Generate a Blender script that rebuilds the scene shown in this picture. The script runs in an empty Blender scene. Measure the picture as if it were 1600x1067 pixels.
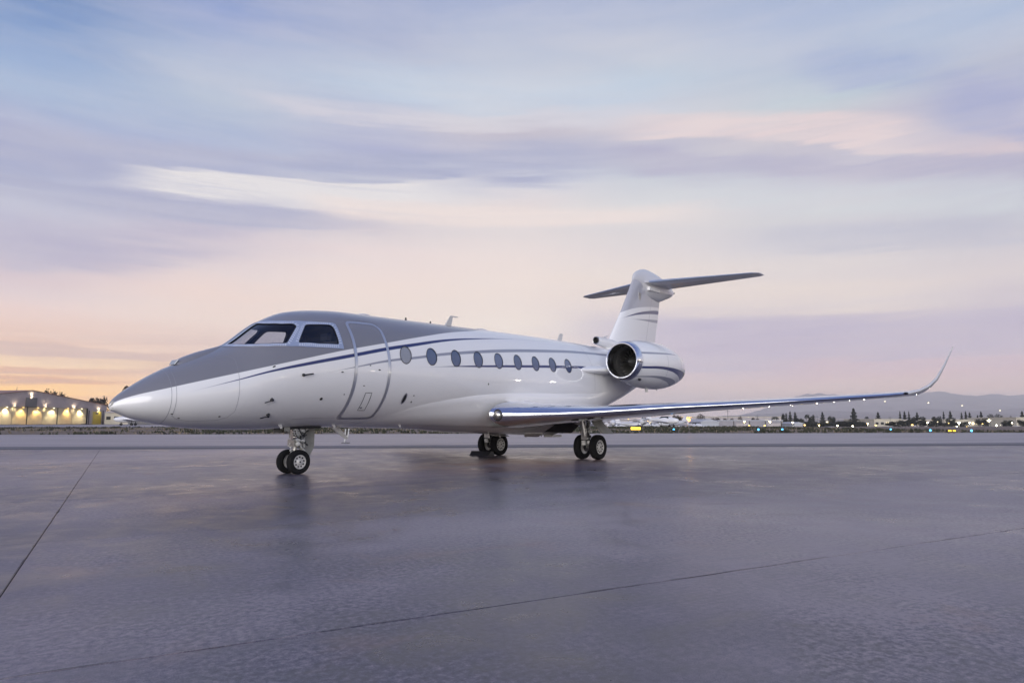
import bpy, bmesh, math, random
import numpy as np
from mathutils import Vector, Matrix
from mathutils.geometry import delaunay_2d_cdt
random.seed(7); rng = np.random.default_rng(7)
sc = bpy.context.scene
COL = sc.collection
R = math.radians

# ------------------------------------------------------------------ camera
CAM = np.array([-4.224, -11.692, 1.010]); YAW = 0.688; PITCH = 0.117
FH = np.array([math.cos(YAW), math.sin(YAW), 0.0])
cd = bpy.data.cameras.new('camera'); cam = bpy.data.objects.new('camera', cd); COL.objects.link(cam)
cd.sensor_width = 36; cd.lens = 1055.887/1600*36; cd.clip_start = .05; cd.clip_end = 60000
fw = Vector(FH*math.cos(PITCH)+np.array([0, 0, math.sin(PITCH)]))
cam.location = CAM; 
_right = fw.cross(Vector((0, 0, 1))).normalized(); _up = _right.cross(fw)
cam.matrix_world = Matrix(((_right.x, _up.x, -fw.x, CAM[0]), (_right.y, _up.y, -fw.y, CAM[1]), (_right.z, _up.z, -fw.z, CAM[2]), (0, 0, 0, 1)))
RH = np.array(_right)          # picture-right in the horizontal plane
sc.camera = cam
sc.cycles.caustics_reflective = False; sc.cycles.caustics_refractive = False; sc.cycles.volume_bounces = 1; sc.cycles.max_bounces = 7; sc.cycles.diffuse_bounces = 3; sc.cycles.use_adaptive_sampling = True; sc.cycles.adaptive_threshold = .02; sc.cycles.transparent_max_bounces = 16
sc.view_settings.view_transform = 'Standard'; sc.view_settings.look = 'None'
sc.view_settings.exposure = 0.22; sc.view_settings.gamma = 1; sc.view_settings.use_curve_mapping = False

def lin(r, g, b, k=1.0):
    f = lambda c: (c/255/12.92 if c/255 <= .04045 else ((c/255+.055)/1.055)**2.4)*k
    return (f(r), f(g), f(b), 1)

# ------------------------------------------------------------------ node helpers
class NT:
    def __init__(s, nt): s.nt = nt
    def n(s, t, **kw):
        x = s.nt.nodes.new(t)
        for k, v in kw.items(): setattr(x, k, v)
        return x
    def l(s, a, b): s.nt.links.new(a, b)
    def put(s, sock, v):
        if isinstance(v, bpy.types.NodeSocket): s.l(v, sock)
        else: sock.default_value = v
    def m(s, op, a, b=0.0, c=None, clamp=False):
        x = s.n('ShaderNodeMath', operation=op, use_clamp=clamp)
        s.put(x.inputs[0], a); s.put(x.inputs[1], b)
        if c is not None: s.put(x.inputs[2], c)
        return x.outputs[0]
    def mr(s, v, a, b, c=0.0, d=1.0, smooth=True):
        x = s.n('ShaderNodeMapRange'); x.interpolation_type = 'SMOOTHSTEP' if smooth else 'LINEAR'
        s.put(x.inputs[0], v); s.put(x.inputs[1], a); s.put(x.inputs[2], b); s.put(x.inputs[3], c); s.put(x.inputs[4], d)
        return x.outputs[0]
    def mix(s, f, a, b, mode='MIX'):
        x = s.n('ShaderNodeMix', data_type='RGBA', blend_type=mode)
        s.put(x.inputs[0], f); s.put(x.inputs[6], a); s.put(x.inputs[7], b)
        return x.outputs[2]
    def noise(s, vec, scale=1.0, detail=4, rough=.55, dist=0.0):
        x = s.n('ShaderNodeTexNoise'); s.put(x.inputs['Vector'], vec)
        x.inputs['Scale'].default_value = scale; x.inputs['Detail'].default_value = detail
        x.inputs['Roughness'].default_value = rough; x.inputs['Distortion'].default_value = dist
        return x.outputs['Fac']
    def xyz(s, x, y, z=0.0):
        c = s.n('ShaderNodeCombineXYZ'); s.put(c.inputs[0], x); s.put(c.inputs[1], y); s.put(c.inputs[2], z); return c.outputs[0]
    def sep(s, v):
        c = s.n('ShaderNodeSeparateXYZ'); s.l(v, c.inputs[0]); return c.outputs
    def ramp(s, f, stops):
        x = s.n('ShaderNodeValToRGB'); e = x.color_ramp.elements
        while len(e) > 1: e.remove(e[-1])
        e[0].position = stops[0][0]; e[0].color = stops[0][1]
        for p, c in stops[1:]:
            k = e.new(p); k.color = c
        s.put(x.inputs[0], f); return x.outputs[0]
    def curve(s, x, pts, xr, yr):
        c = s.n('ShaderNodeFloatCurve'); cv = c.mapping.curves[0]
        P = [((px-xr[0])/(xr[1]-xr[0]), (py-yr[0])/(yr[1]-yr[0])) for px, py in pts]
        while len(cv.points) > 2: cv.points.remove(cv.points[1])
        cv.points[0].location = P[0]; cv.points[1].location = P[-1]
        for p in P[1:-1]: cv.points.new(*p)
        c.mapping.update()
        s.put(c.inputs['Value'], s.mr(x, xr[0], xr[1], 0, 1, False))
        return s.m('MULTIPLY_ADD', c.outputs[0], yr[1]-yr[0], yr[0])

# ------------------------------------------------------------------ world: dusk sky with long cloud bands
W = bpy.data.worlds.new('World'); sc.world = W; W.use_nodes = True
w = NT(W.node_tree); W.node_tree.nodes.clear()
tc = w.n('ShaderNodeTexCoord'); dx, dy, dz = w.sep(tc.outputs['Generated'])
f_ = w.m('ADD', w.m('MULTIPLY', dx, FH[0]), w.m('MULTIPLY', dy, FH[1]))
r_ = w.m('ADD', w.m('MULTIPLY', dx, float(RH[0])), w.m('MULTIPLY', dy, float(RH[1])))
az = w.m('MULTIPLY', w.m('ARCTAN2', r_, f_), 57.2958)
el = w.m('MULTIPLY', w.m('ARCSINE', w.m('MINIMUM', w.m('MAXIMUM', dz, -1.0), 1.0)), 57.2958)
# cloud warp noise, stretched along the horizon
nv = w.xyz(w.m('MULTIPLY', az, .035), w.m('MULTIPLY', w.m('ADD', el, w.m('MULTIPLY', az, .02)), .16), 3.1)
n1 = w.noise(nv, 1.0, 5, .55, .6)
nv2 = w.xyz(w.m('MULTIPLY', az, .05), w.m('MULTIPLY', el, .55), 9.7)
n2 = w.noise(nv2, 1.0, 6, .6, .4)
nv3 = w.xyz(w.m('MULTIPLY', az, .07), w.m('MULTIPLY', el, .30), 1.7)
n3 = w.noise(nv3, 1.0, 6, .6, .8)
wa = w.mr(el, 0, 14, .5, 1.0)
elw = w.m('ADD', el, w.m('MULTIPLY', w.m('ADD', w.m('MULTIPLY', w.m('SUBTRACT', n1, .5), 1.6), w.m('MULTIPLY', w.m('SUBTRACT', n2, .5), 1.8)), wa))
azw = w.m('ADD', az, w.m('MULTIPLY', w.m('SUBTRACT', n3, .5), 6.0))
ES = [0, 2, 4, 6, 8, 10, 12, 14, 16, 18, 20, 22, 24, 27, 30, 34]
SKY = {
 -38: [(252,205,135),(253,212,150),(238,208,186),(238,206,192),(238,210,204),(212,195,205),(180,176,202),(186,188,210),(178,186,212),(146,155,198),(156,166,204),(158,180,212),(136,165,208),(104,140,194),(86,126,182),(76,112,172)],
 -25: [(250,208,155),(250,208,165),(240,207,186),(236,208,196),(246,220,206),(243,218,208),(230,211,211),(212,200,210),(190,188,208),(172,178,208),(156,170,209),(161,177,209),(180,192,212),(164,180,210),(134,155,204),(110,138,194)],
 -12: [(246,202,178),(247,207,184),(246,214,198),(248,226,212),(248,230,216),(246,226,214),(243,222,214),(235,218,216),(214,204,210),(218,212,216),(210,214,222),(166,171,205),(174,180,208),(178,195,218),(164,175,206),(140,158,202)],
 0:   [(240,206,192),(246,210,190),(249,222,206),(250,232,218),(250,235,222),(246,228,216),(243,226,217),(238,222,217),(224,215,216),(228,215,214),(216,217,226),(184,186,208),(188,182,198),(200,205,218),(180,190,212),(150,166,206)],
 12:  [(226,206,205),(226,205,199),(218,197,204),(199,188,208),(206,196,210),(232,215,212),(236,222,214),(226,216,216),(216,212,215),(215,216,220),(196,201,213),(184,183,204),(205,200,210),(185,200,217),(184,192,212),(156,172,208)],
 25:  [(228,205,204),(235,206,192),(215,193,200),(199,187,206),(213,200,208),(226,212,210),(226,216,214),(212,208,215),(207,207,213),(200,198,212),(186,183,203),(205,198,205),(185,200,212),(178,190,212),(166,181,212),(150,170,206)],
 38:  [(222,201,204),(232,200,188),(202,182,198),(192,182,204),(208,196,206),(222,210,210),(208,202,210),(192,192,206),(188,189,205),(212,196,204),(186,183,205),(166,173,205),(178,184,205),(166,184,214),(160,180,213),(140,165,205)],
}
def pos(e): return (e+10)/100
ef = w.mr(elw, -10, 90, 0, 1, False)
cols = {}
for a_, tb in SKY.items():
    st = [(pos(-10), lin(*tb[0]))]+[(pos(e), lin(*c)) for e, c in zip(ES, tb)]
    st += [(pos(50), lin(66, 104, 176)), (pos(90), lin(46, 78, 152))]
    cols[a_] = w.ramp(ef, st)
ks = sorted(SKY); c = cols[ks[0]]
for k0, k1 in zip(ks, ks[1:]): c = w.mix(w.mr(azw, float(k0), float(k1)), c, cols[k1])
# separate cloud banks and streaks, each at its own bearing and height, with noise-frayed edges
fray = w.m('ADD', w.m('MULTIPLY', w.m('SUBTRACT', n1, .5), 1.5), w.m('MULTIPLY', w.m('SUBTRACT', n2, .5), 2.0))
nv5 = w.xyz(w.m('MULTIPLY', az, .10), w.m('MULTIPLY', el, 1.6), 21.0); n5 = w.noise(nv5, 1.0, 5, .6, .6)
elf = w.m('ADD', w.m('ADD', el, fray), w.m('MULTIPLY', w.m('SUBTRACT', n5, .5), .9))
def ae(u, v):
    d = np.array(fw)*1055.9+RH*(u-800)+np.array(_up)*(533.5-v); d /= np.linalg.norm(d)
    return math.degrees(math.atan2(d@RH, d@FH)), math.degrees(math.asin(d[2]))
def bank(c, P0, P1, up, dn, su, sdn, e0, e1, colr, k, bow=0.0):
    "a bank between two bearings: up/dn half heights, su/sdn softness above and below (degrees), e0/e1 end fades"
    (a0, l0), (a1, l1) = ae(*P0), ae(*P1)
    t = w.m('DIVIDE', w.m('SUBTRACT', azw, a0), a1-a0)
    ctr = w.m('MULTIPLY_ADD', t, l1-l0, l0)
    if bow: ctr = w.m('ADD', ctr, w.m('MULTIPLY', w.m('MULTIPLY', t, w.m('SUBTRACT', 1.0, t)), 4*bow))
    d = w.m('SUBTRACT', elf, ctr)
    m1 = w.mr(d, up+su, up); m2 = w.mr(d, -dn-sdn, -dn); m3 = w.mr(azw, a0-e0*.3, a0+e0*.7); m4 = w.mr(azw, a1+e1*.3, a1-e1*.7)
    m = w.m('MULTIPLY', w.m('MULTIPLY', m1, m2), w.m('MULTIPLY', m3, m4))
    m = w.m('MULTIPLY', m, w.mr(n5, .25, .7, .62*k, 1.3*k)); return w.mix(w.m('MINIMUM', m, 1.0), c, lin(*colr))
c = bank(c, (-60, 215), (980, 235), 1.0, 1.2, .8, 1.6, 4, 14, (162, 168, 200), .75)
c = bank(c, (180, 272), (760, 292), .5, .6, .5, 2.4, 6, 12, (228, 224, 226), .95)
c = bank(c, (-80, 262), (640, 336), .30, .35, .7, 1.2, 3, 24, (160, 165, 198), .7, -.9)
c = bank(c, (470, 316), (1120, 330), .3, .5, .8, 1.2, 6, 14, (240, 224, 218), .75)
c = bank(c, (560, 128), (1080, 150), .8, .6, 1.6, 1.8, 8, 10, (190, 205, 224), .6)
c = bank(c, (380, 152), (1020, 172), .2, .5, .6, .8, 8, 12, (212, 208, 218), .6)
c = bank(c, (960, 196), (1500, 222), .6, .9, 1.0, .5, 8, 8, (226, 208, 210), .85, .9)
c = bank(c, (940, 238), (1660, 258), .4, 1.0, .6, 1.4, 8, 4, (176, 174, 200), .8)
c = bank(c, (1250, 96), (1500, 110), .6, .7, 1.6, 1.6, 6, 6, (150, 168, 208), .7)
c = bank(c, (1460, 150), (1640, 196), 1.2, 1.2, 1.4, 1.2, 4, 3, (156, 164, 204), .7)
c = bank(c, (1040, 290), (1640, 300), .5, .6, 1.2, 1.4, 10, 4, (208, 214, 220), .6)
c = bank(c, (1150, 372), (1640, 352), .3, .5, 1.0, 1.0, 12, 3, (186, 188, 206), .6)
c = bank(c, (0, 385), (380, 372), .6, .9, 1.4, 1.6, 3, 10, (176, 172, 200), .6)
c = bank(c, (1030, 540), (1680, 520), 1.5, 1.5, .8, 1.4, 5, 3, (190, 180, 204), .85)
c = bank(c, (1180, 572), (1680, 560), .2, .6, .6, 1.0, 8, 3, (222, 192, 198), .5)
c = bank(c, (900, 452), (1500, 460), .5, .8, 1.2, 1.4, 10, 10, (240, 224, 212), .6)
c = bank(c, (-80, 528), (300, 560), .15, .9, .25, .8, 2, 7, (208, 182, 180), .85)
c = bank(c, (-80, 575), (210, 580), .12, .18, .3, .35, 2, 8, (212, 170, 158), .7)
c = bank(c, (-80, 596), (250, 594), .1, .14, .25, .3, 2, 8, (214, 164, 142), .7)
c = bank(c, (-80, 556), (300, 572), .12, .2, .4, .4, 2, 8, (250, 222, 188), .6)
# fine thin streaks of dusky cloud near the horizon, mostly toward the sunset side
nv4 = w.xyz(w.m('MULTIPLY', az, .045), w.m('MULTIPLY', w.m('SUBTRACT', el, w.m('MULTIPLY', az, .03)), 1.15), 5.5)
n4 = w.noise(nv4, 1.0, 3, .5, .3)
st_m = w.m('MULTIPLY', w.m('MULTIPLY', w.mr(n4, .47, .6), w.mr(el, 7.5, 3.5)), w.mr(az, -8, -24, .12, 1))
c = w.mix(w.m('MULTIPLY', st_m, .85), c, lin(204, 170, 166))
# soft wispy modulation
wisp = w.mr(n3, .3, .75, -.5, .5); c = w.mix(w.m('MULTIPLY', w.mr(w.m('ADD', n2, w.m('MULTIPLY', n3, .6)), .55, 1.1), .22), c, lin(236, 228, 224))
# east half of the sky (behind the camera): clear blue above a pale horizon
east = w.ramp(w.mr(el, -10, 90, 0, 1, False), [(pos(-10), lin(205,200,208)), (pos(0), lin(228,216,216)), (pos(4), lin(230,224,230)), (pos(10), lin(190,200,226)), (pos(20), lin(124,154,212)), (pos(35), lin(78,116,192)), (pos(60), lin(56,90,166)), (pos(90), lin(46,78,152))])
east = w.mix(w.mr(w.m('ADD', n2, w.m('MULTIPLY', n3, .5)), .68, 1.0, 0, .45), east, lin(214, 208, 222))
c = w.mix(w.mr(w.m('ABSOLUTE', az), 48, 115), c, east)
hs = w.n('ShaderNodeHueSaturation'); w.put(hs.inputs['Saturation'], w.mr(el, 3, 9, 1.0, .94)); w.l(c, hs.inputs['Color']); c = hs.outputs[0]
# the low sky is deeper and warmer than it looks through the haze
low = w.mix(w.mr(az, -30, 10), (1.22, 1.08, .84, 1), (1.28, 1.17, 1.04, 1)); c = w.mix(w.mr(el, 9, 0), c, w.mix(1.0, c, low, 'MULTIPLY'))
bg = w.n('ShaderNodeBackground'); w.l(c, bg.inputs[0]); bg.inputs[1].default_value = .90
ow = w.n('ShaderNodeOutputWorld'); w.l(bg.outputs[0], ow.inputs[0])
W.cycles.sampling_method = 'MANUAL'; W.cycles.sample_map_resolution = 1024

# ------------------------------------------------------------------ soft low fill added behind the camera to brighten the jet's side
sd = bpy.data.lights.new('fill_sun', 'SUN'); so = bpy.data.objects.new('fill_sun', sd); COL.objects.link(so)
sd.energy = 3.9; sd.angle = R(66); sd.color = (1.0, .96, .90)
ld = Vector(-FH*.9+RH*-.25+np.array([0, 0, .10])).normalized()   # direction towards the light
so.rotation_euler = ld.to_track_quat('Z', 'Y').to_euler(); so.location = (0, 0, 30)

# ------------------------------------------------------------------ object helpers
def tag(o, label=None, cat=None, group=None, kind=None):
    if label: o['label'] = label
    if cat: o['category'] = cat
    if group: o['group'] = group
    if kind: o['kind'] = kind
    return o
def empty(name, loc=(0, 0, 0), rz=0):
    o = bpy.data.objects.new(name, None); o.empty_display_size = .3; o.location = loc; o.rotation_euler = (0, 0, rz); COL.objects.link(o); return o
def link(name, me, parent=None, loc=None, rz=0):
    o = bpy.data.objects.new(name, me); COL.objects.link(o)
    if parent: o.parent = parent
    if loc is not None: o.location = loc
    if rz: o.rotation_euler = (0, 0, rz)
    return o
MIRROR = False      # the jet is drawn with y towards its left wing; in the world that side is -y
def mesh(name, V, F, mat, smooth=False, normals=None):
    if MIRROR:
        V = [(v[0], -v[1], v[2]) for v in V]; F = [tuple(f)[::-1] for f in F]
        if normals is not None: normals = [(n[0], -n[1], n[2]) for n in normals]
    me = bpy.data.meshes.new(name); me.from_pydata([tuple(map(float, v)) for v in V], [], [tuple(map(int, f)) for f in F])
    for m_ in (mat if isinstance(mat, (list, tuple)) else [mat]): me.materials.append(m_)
    if smooth: me.polygons.foreach_set('use_smooth', [True]*len(me.polygons))
    if normals is not None: me.normals_split_custom_set_from_vertices([tuple(map(float, n)) for n in normals])
    me.update(); return me
def recalc(me):
    b = bmesh.new(); b.from_mesh(me); bmesh.ops.recalc_face_normals(b, faces=b.faces); b.to_mesh(me); b.free(); return me
class MB:
    def __init__(s): s.V = []; s.F = []
    def add(s, V, F):
        k = len(s.V); s.V += [tuple(v) for v in V]; s.F += [tuple(i+k for i in f) for f in F]; return s
    def box(s, x0, x1, y0, y1, z0, z1, M=None):
        V = [(x, y, z) for z in (z0, z1) for y in (y0, y1) for x in (x0, x1)]
        if M is not None: V = [tuple(M @ Vector(v)) for v in V]
        return s.add(V, [(0,2,3,1),(4,5,7,6),(0,1,5,4),(2,6,7,3),(0,4,6,2),(1,3,7,5)])
    def tube(s, a, b, r0, r1=None, n=12, caps=True):
        r1 = r0 if r1 is None else r1; a = Vector(a); b = Vector(b); d = (b-a).normalized()
        u = d.orthogonal().normalized(); v = d.cross(u); V = []
        for p, r in ((a, r0), (b, r1)):
            V += [p+(u*math.cos(t)+v*math.sin(t))*r for t in [2*math.pi*i/n for i in range(n)]]
        F = [(i, (i+1) % n, n+(i+1) % n, n+i) for i in range(n)]
        if caps: F += [tuple(range(n-1, -1, -1)), tuple(range(n, 2*n))]
        return s.add(V, F)
    def path(s, P, r, n=8):
        for a, b in zip(P, P[1:]): s.tube(a, b, r, r, n)
        return s
    def lathe(s, prof, c, axis='y', n=40, close=False):
        V = []; m_ = len(prof)
        for i in range(n):
            t = 2*math.pi*i/n; cc, ss = math.cos(t), math.sin(t)
            for (h, r) in prof:
                V.append({'y': (c[0]+r*cc, c[1]+h, c[2]+r*ss), 'x': (c[0]+h, c[1]+r*cc, c[2]+r*ss), 'z': (c[0]+r*cc, c[1]+r*ss, c[2]+h)}[axis])
        F = []
        for i in range(n):
            j = (i+1) % n
            for k in range(m_-1+(1 if close else 0)):
                k2 = (k+1) % m_; F.append((i*m_+k, i*m_+k2, j*m_+k2, j*m_+k))
        return s.add(V, F)
    def loft(s, secs, caps=True, closed=True):
        n = len(secs[0]); V = [p for q in secs for p in q]; F = []
        for i in range(len(secs)-1):
            for k in range(n if closed else n-1): F.append((i*n+k, i*n+(k+1) % n, (i+1)*n+(k+1) % n, (i+1)*n+k))
        if caps: F += [tuple(range(n-1, -1, -1)), tuple(range((len(secs)-1)*n, len(secs)*n))]
        return s.add(V, F)
    def ball(s, c, r, nu=10, nv=6):
        r = (r, r, r) if isinstance(r, (int, float)) else r
        V = []; F = []
        for j in range(nv+1):
            ph = math.pi*j/nv
            for i in range(nu):
                t = 2*math.pi*i/nu; V.append((c[0]+r[0]*math.sin(ph)*math.cos(t), c[1]+r[1]*math.sin(ph)*math.sin(t), c[2]+r[2]*math.cos(ph)))
        for j in range(nv):
            for i in range(nu): F.append((j*nu+i, j*nu+(i+1) % nu, (j+1)*nu+(i+1) % nu, (j+1)*nu+i))
        return s.add(V, F)
    def mesh(s, name, mat, smooth=False):
        me = mesh(name, s.V, s.F, mat); b = bmesh.new(); b.from_mesh(me)
        bmesh.ops.remove_doubles(b, verts=b.verts, dist=1e-5); bmesh.ops.recalc_face_normals(b, faces=b.faces)
        if smooth:
            for f in b.faces: f.smooth = True
            for e in b.edges:
                if len(e.link_faces) == 2 and e.calc_face_angle(0) > R(38): e.smooth = False
        b.to_mesh(me); b.free(); return me
    def build(s, name, mat, parent=None, smooth=False, loc=None, rz=0): return link(name, s.mesh(name, mat, smooth), parent, loc, rz)

# ------------------------------------------------------------------ materials
def mat(name, col=(.5, .5, .5, 1), rough=.5, metal=0, coat=0, emit=None, es=0, spec=.5, bump=0, bs=20, var=0):
    m_ = bpy.data.materials.new(name); m_.use_nodes = True; t = NT(m_.node_tree); b = t.nt.nodes['Principled BSDF']
    col = tuple(col)+(1,) if len(col) == 3 else col
    b.inputs['Base Color'].default_value = col; b.inputs['Roughness'].default_value = rough; b.inputs['Metallic'].default_value = metal
    b.inputs['Coat Weight'].default_value = coat; b.inputs['Coat Roughness'].default_value = .03; b.inputs['Specular IOR Level'].default_value = spec
    if emit: b.inputs['Emission Color'].default_value = emit; b.inputs['Emission Strength'].default_value = es
    if var or bump:
        o = t.n('ShaderNodeTexCoord').outputs['Object']; nz = t.noise(o, bs, 5, .6)
        if var: t.l(t.mix(t.mr(nz, .3, .7, 0, 1), tuple(x*(1-var) for x in col[:3])+(1,), tuple(min(1, x*(1+var)) for x in col[:3])+(1,)), b.inputs['Base Color'])
        if bump:
            bp = t.n('ShaderNodeBump'); bp.inputs['Strength'].default_value = bump; bp.inputs['Distance'].default_value = .01
            t.l(nz, bp.inputs['Height']); t.l(bp.outputs[0], b.inputs['Normal'])
    return m_
WHITE = (.80, .795, .785, 1); GREY = (.185, .185, .205, 1); NAVY = (.004, .012, .105, 1); STRIPE = (.27, .28, .33, 1)
def stripe(t, x, z, pts, hw, xr=(0, 20), zr=(1, 4), soft=.006):
    "mask of a painted line: pts centre curve, hw half width curve"
    zc = t.curve(x, pts, xr, zr); h = t.curve(x, hw, xr, (0, .2))
    d = t.m('SUBTRACT', h, t.m('ABSOLUTE', t.m('SUBTRACT', z, zc)))
    return t.mr(d, -soft, soft, 0, 1, False)
def paint(name, kind):
    m_ = bpy.data.materials.new(name); m_.use_nodes = True; t = NT(m_.node_tree); b = t.nt.nodes['Principled BSDF']
    tcn = t.n('ShaderNodeTexCoord').outputs['Object']; x, y, z = t.sep(tcn)
    col = WHITE
    if kind == 'fuselage':
        glo = t.curve(x, [(0, 1.27), (.2, 1.384), (.7, 1.541), (1.723, 1.829), (2.908, 2.152), (3.694, 2.356), (4.717, 2.587), (5.889, 2.847), (6.875, 3.047), (8.047, 3.233), (8.684, 3.36), (9.2, 3.6), (20, 3.9)], (0, 20), (1, 4))
        col = t.mix(t.mr(t.m('SUBTRACT', z, glo), -.005, .005, 0, 1, False), col, GREY)
        n1_ = stripe(t, x, z, [(0, 1.2), (1.049, 1.507), (1.71, 1.709), (2.296, 1.892), (2.908, 2.046), (3.881, 2.271), (4.704, 2.461), (5.365, 2.593), (6.688, 2.84), (7.661, 2.965), (8.472, 3.049), (9.644, 3.138), (20, 3.5)],
                    [(0, -.02), (1.04, -.004), (1.71, .008), (2.3, .018), (2.908, .029), (3.9, .034), (5.4, .034), (6.7, .024), (8.0, .012), (9.4, 0.0), (9.8, -.01), (20, -.02)])
        g2 = stripe(t, x, z, [(0, 1.2), (3.282, 1.902), (3.868, 2.033), (4.729, 2.221), (5.478, 2.337), (6.288, 2.471), (7.424, 2.614), (8.434, 2.724), (10.156, 2.864), (11.902, 2.971), (14, 3.02), (20, 3.1)],
                    [(0, -.02), (3.2, -.004), (3.9, .010), (4.7, .022), (6.3, .03), (8.4, .038), (12, .036), (14, .03), (20, .02)])
        n2_ = stripe(t, x, z, [(0, 1.9), (5.64, 2.143), (6.438, 2.207), (7.299, 2.265), (8.783, 2.358), (10.492, 2.453), (12.152, 2.528), (12.65, 2.531), (14, 2.5), (20, 2.4)],
                     [(0, -.02), (5.6, -.003), (6.4, .006), (7.3, .02), (8.8, .029), (12.2, .036), (13.6, .034), (20, .02)])
        col = t.mix(g2, col, STRIPE); col = t.mix(t.m('MAXIMUM', n1_, n2_), col, NAVY)
    elif kind == 'fin':
        g0 = t.curve(x, [(14, 4.3), (15.67, 4.64), (16.08, 4.79), (16.62, 4.94), (17.63, 5.12), (18.52, 5.22), (20, 5.3)], (14, 20), (4, 6))
        col = t.mix(t.mr(t.m('SUBTRACT', z, g0), -.006, .006, 0, 1, False), col, (.42, .42, .455, 1))
        a_ = stripe(t, x, z, [(14, 3.9), (15.86, 4.51), (16.39, 4.665), (16.94, 4.79), (17.62, 4.91), (18.47, 5.02), (20, 5.1)], [(14, -.02), (15.8, -.002), (16.39, .02), (16.94, .04), (17.6, .055), (18.5, .07), (20, .07)], (14, 20), (3.8, 6))
        b_ = stripe(t, x, z, [(14, 4.3), (16.39, 4.53), (17.15, 4.59), (18.31, 4.675), (20, 4.8)], [(14, -.02), (16.3, -.002), (17.15, .02), (18.31, .055), (20, .06)], (14, 20), (3.8, 6))
        col = t.mix(b_, col, STRIPE); col = t.mix(a_, col, NAVY)
        gp_ = t.m('ABSOLUTE', t.m('SUBTRACT', x, t.m('MULTIPLY_ADD', z, .34, 16.16))); col = t.mix(t.m('MULTIPLY', t.mr(gp_, .016, .008), .5), col, (.1, .1, .12, 1))
    elif kind == 'nacelle':
        a_ = stripe(t, x, z, [(12, 2.5), (12.56, 2.50), (13.55, 2.535), (14.15, 2.52), (14.6, 2.48), (15.2, 2.40), (16, 2.25), (17, 2.1)], [(12, .03), (12.6, .03), (13.5, .038), (14.1, .05), (14.6, .075), (15.2, .12), (16, .17), (17, .18)], (12, 17), (2, 3.2))
        b_ = stripe(t, x, z, [(12, 2.25), (12.5, 2.25), (13.5, 2.27), (14.0, 2.24), (14.5, 2.18), (15.2, 2.05), (17, 2.0)], [(12, .006), (12.5, .008), (13.5, .03), (14, .05), (14.5, .075), (15.2, .1), (17, .1)], (12, 17), (2, 3.2))
        c_ = stripe(t, x, z, [(12, 2.9), (12.76, 2.915), (13.4, 2.945), (14.2, 2.98), (14.8, 2.98), (17, 2.95)], [(12, .025), (14, .022), (14.6, .008), (15, -.01), (17, -.02)], (12, 17), (2, 3.2))
        col = t.mix(b_, col, STRIPE); col = t.mix(c_, col, STRIPE); col = t.mix(a_, col, NAVY)
    elif kind == 'grey': col = GREY
    elif kind == 'sky_lit_grey': col = (.56, .56, .58, 1)  # livery grey made lighter: sky reflection on the tail put into the colour
    nz = t.noise(tcn, 1.3, 3, .5)
    if not isinstance(col, tuple): t.l(col, b.inputs['Base Color'])
    else: b.inputs['Base Color'].default_value = col
    b.inputs['Roughness'].default_value = .32; b.inputs['Coat Weight'].default_value = 1.0; b.inputs['Coat Roughness'].default_value = .025; b.inputs['Coat IOR'].default_value = 1.5
    bpn = t.n('ShaderNodeBump'); bpn.inputs['Strength'].default_value = .12; bpn.inputs['Distance'].default_value = .006
    t.l(nz, bpn.inputs['Height']); t.l(bpn.outputs[0], b.inputs['Coat Normal'])
    return m_
M = dict(
 fus=paint('fuselage_paint', 'fuselage'), fin=paint('fin_paint', 'fin'), nac=paint('nacelle_paint', 'nacelle'), white=paint('white_paint', 'white'),
 grey=paint('grey_paint', 'grey'), sky_grey=paint('sky_lit_grey_paint', 'sky_lit_grey'),
 chrome=mat('polished_metal', (.80, .81, .84), .07, 1.0), silver=mat('silver_frame', (.36, .42, .55), .32, .4), steel=mat('gear_metal', (.42, .41, .39), .38, .8, bump=.3, bs=30),
 gearwhite=mat('gear_white', (.55, .55, .53), .4, 0, var=.25, bs=14), gearbeige=mat('gear_door_panel', (.30, .30, .27), .5, var=.12, bs=5),
 dark=mat('dark_void', (.012, .012, .014), .7), black=mat('black_plastic', (.015, .015, .017), .45), tyre=mat('tyre_rubber', (.009, .009, .010), .85, spec=.2, bump=.3, bs=60),
 rim=mat('rim_paint', (.55, .54, .52), .4, .1, var=.1, bs=20), line=mat('panel_gap', (.24, .24, .27), .6), doorline=mat('door_outline_silver', (.58, .60, .64), .3, .75),
 rivet=mat('rivet_metal', (.78, .82, .90), .3, .2), duct=mat('intake_duct', (.33, .33, .34), .3, .9), blade=mat('fan_blade', (.38, .37, .36), .35, .9),
 antenna=mat('antenna_paint', (.55, .54, .52), .45), lamp=mat('landing_lamp', (.5, .48, .44), .15, .9), liner=mat('cockpit_lining', (.02, .022, .03), .8),
 seat=mat('cockpit_seat', (.06, .06, .075), .8), exhaust=mat('exhaust_metal', (.3, .28, .26), .35, 1.0), amber=mat('amber_lens', (.5, .2, .05), .3))
def glass(name, tint, refl=1.0, rough=.02):
    m_ = bpy.data.materials.new(name); m_.use_nodes = True; t = NT(m_.node_tree); t.nt.nodes.clear()
    fr = t.n('ShaderNodeLayerWeight'); fr.inputs['Blend'].default_value = .5; fo = t.m('ADD', .04, t.m('MULTIPLY', t.m('POWER', fr.outputs['Facing'], 4.0), .9)); g = t.n('ShaderNodeBsdfGlossy'); g.inputs['Roughness'].default_value = rough
    tr = t.n('ShaderNodeBsdfTransparent'); tr.inputs[0].default_value = tint; mx = t.n('ShaderNodeMixShader')
    t.l(t.m('MINIMUM', t.m('ADD', t.m('MULTIPLY', fo, 1.3*refl), .02), 1.0), mx.inputs[0]); t.l(tr.outputs[0], mx.inputs[1]); t.l(g.outputs[0], mx.inputs[2])
    o = t.n('ShaderNodeOutputMaterial'); t.l(mx.outputs[0], o.inputs[0]); return m_
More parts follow.
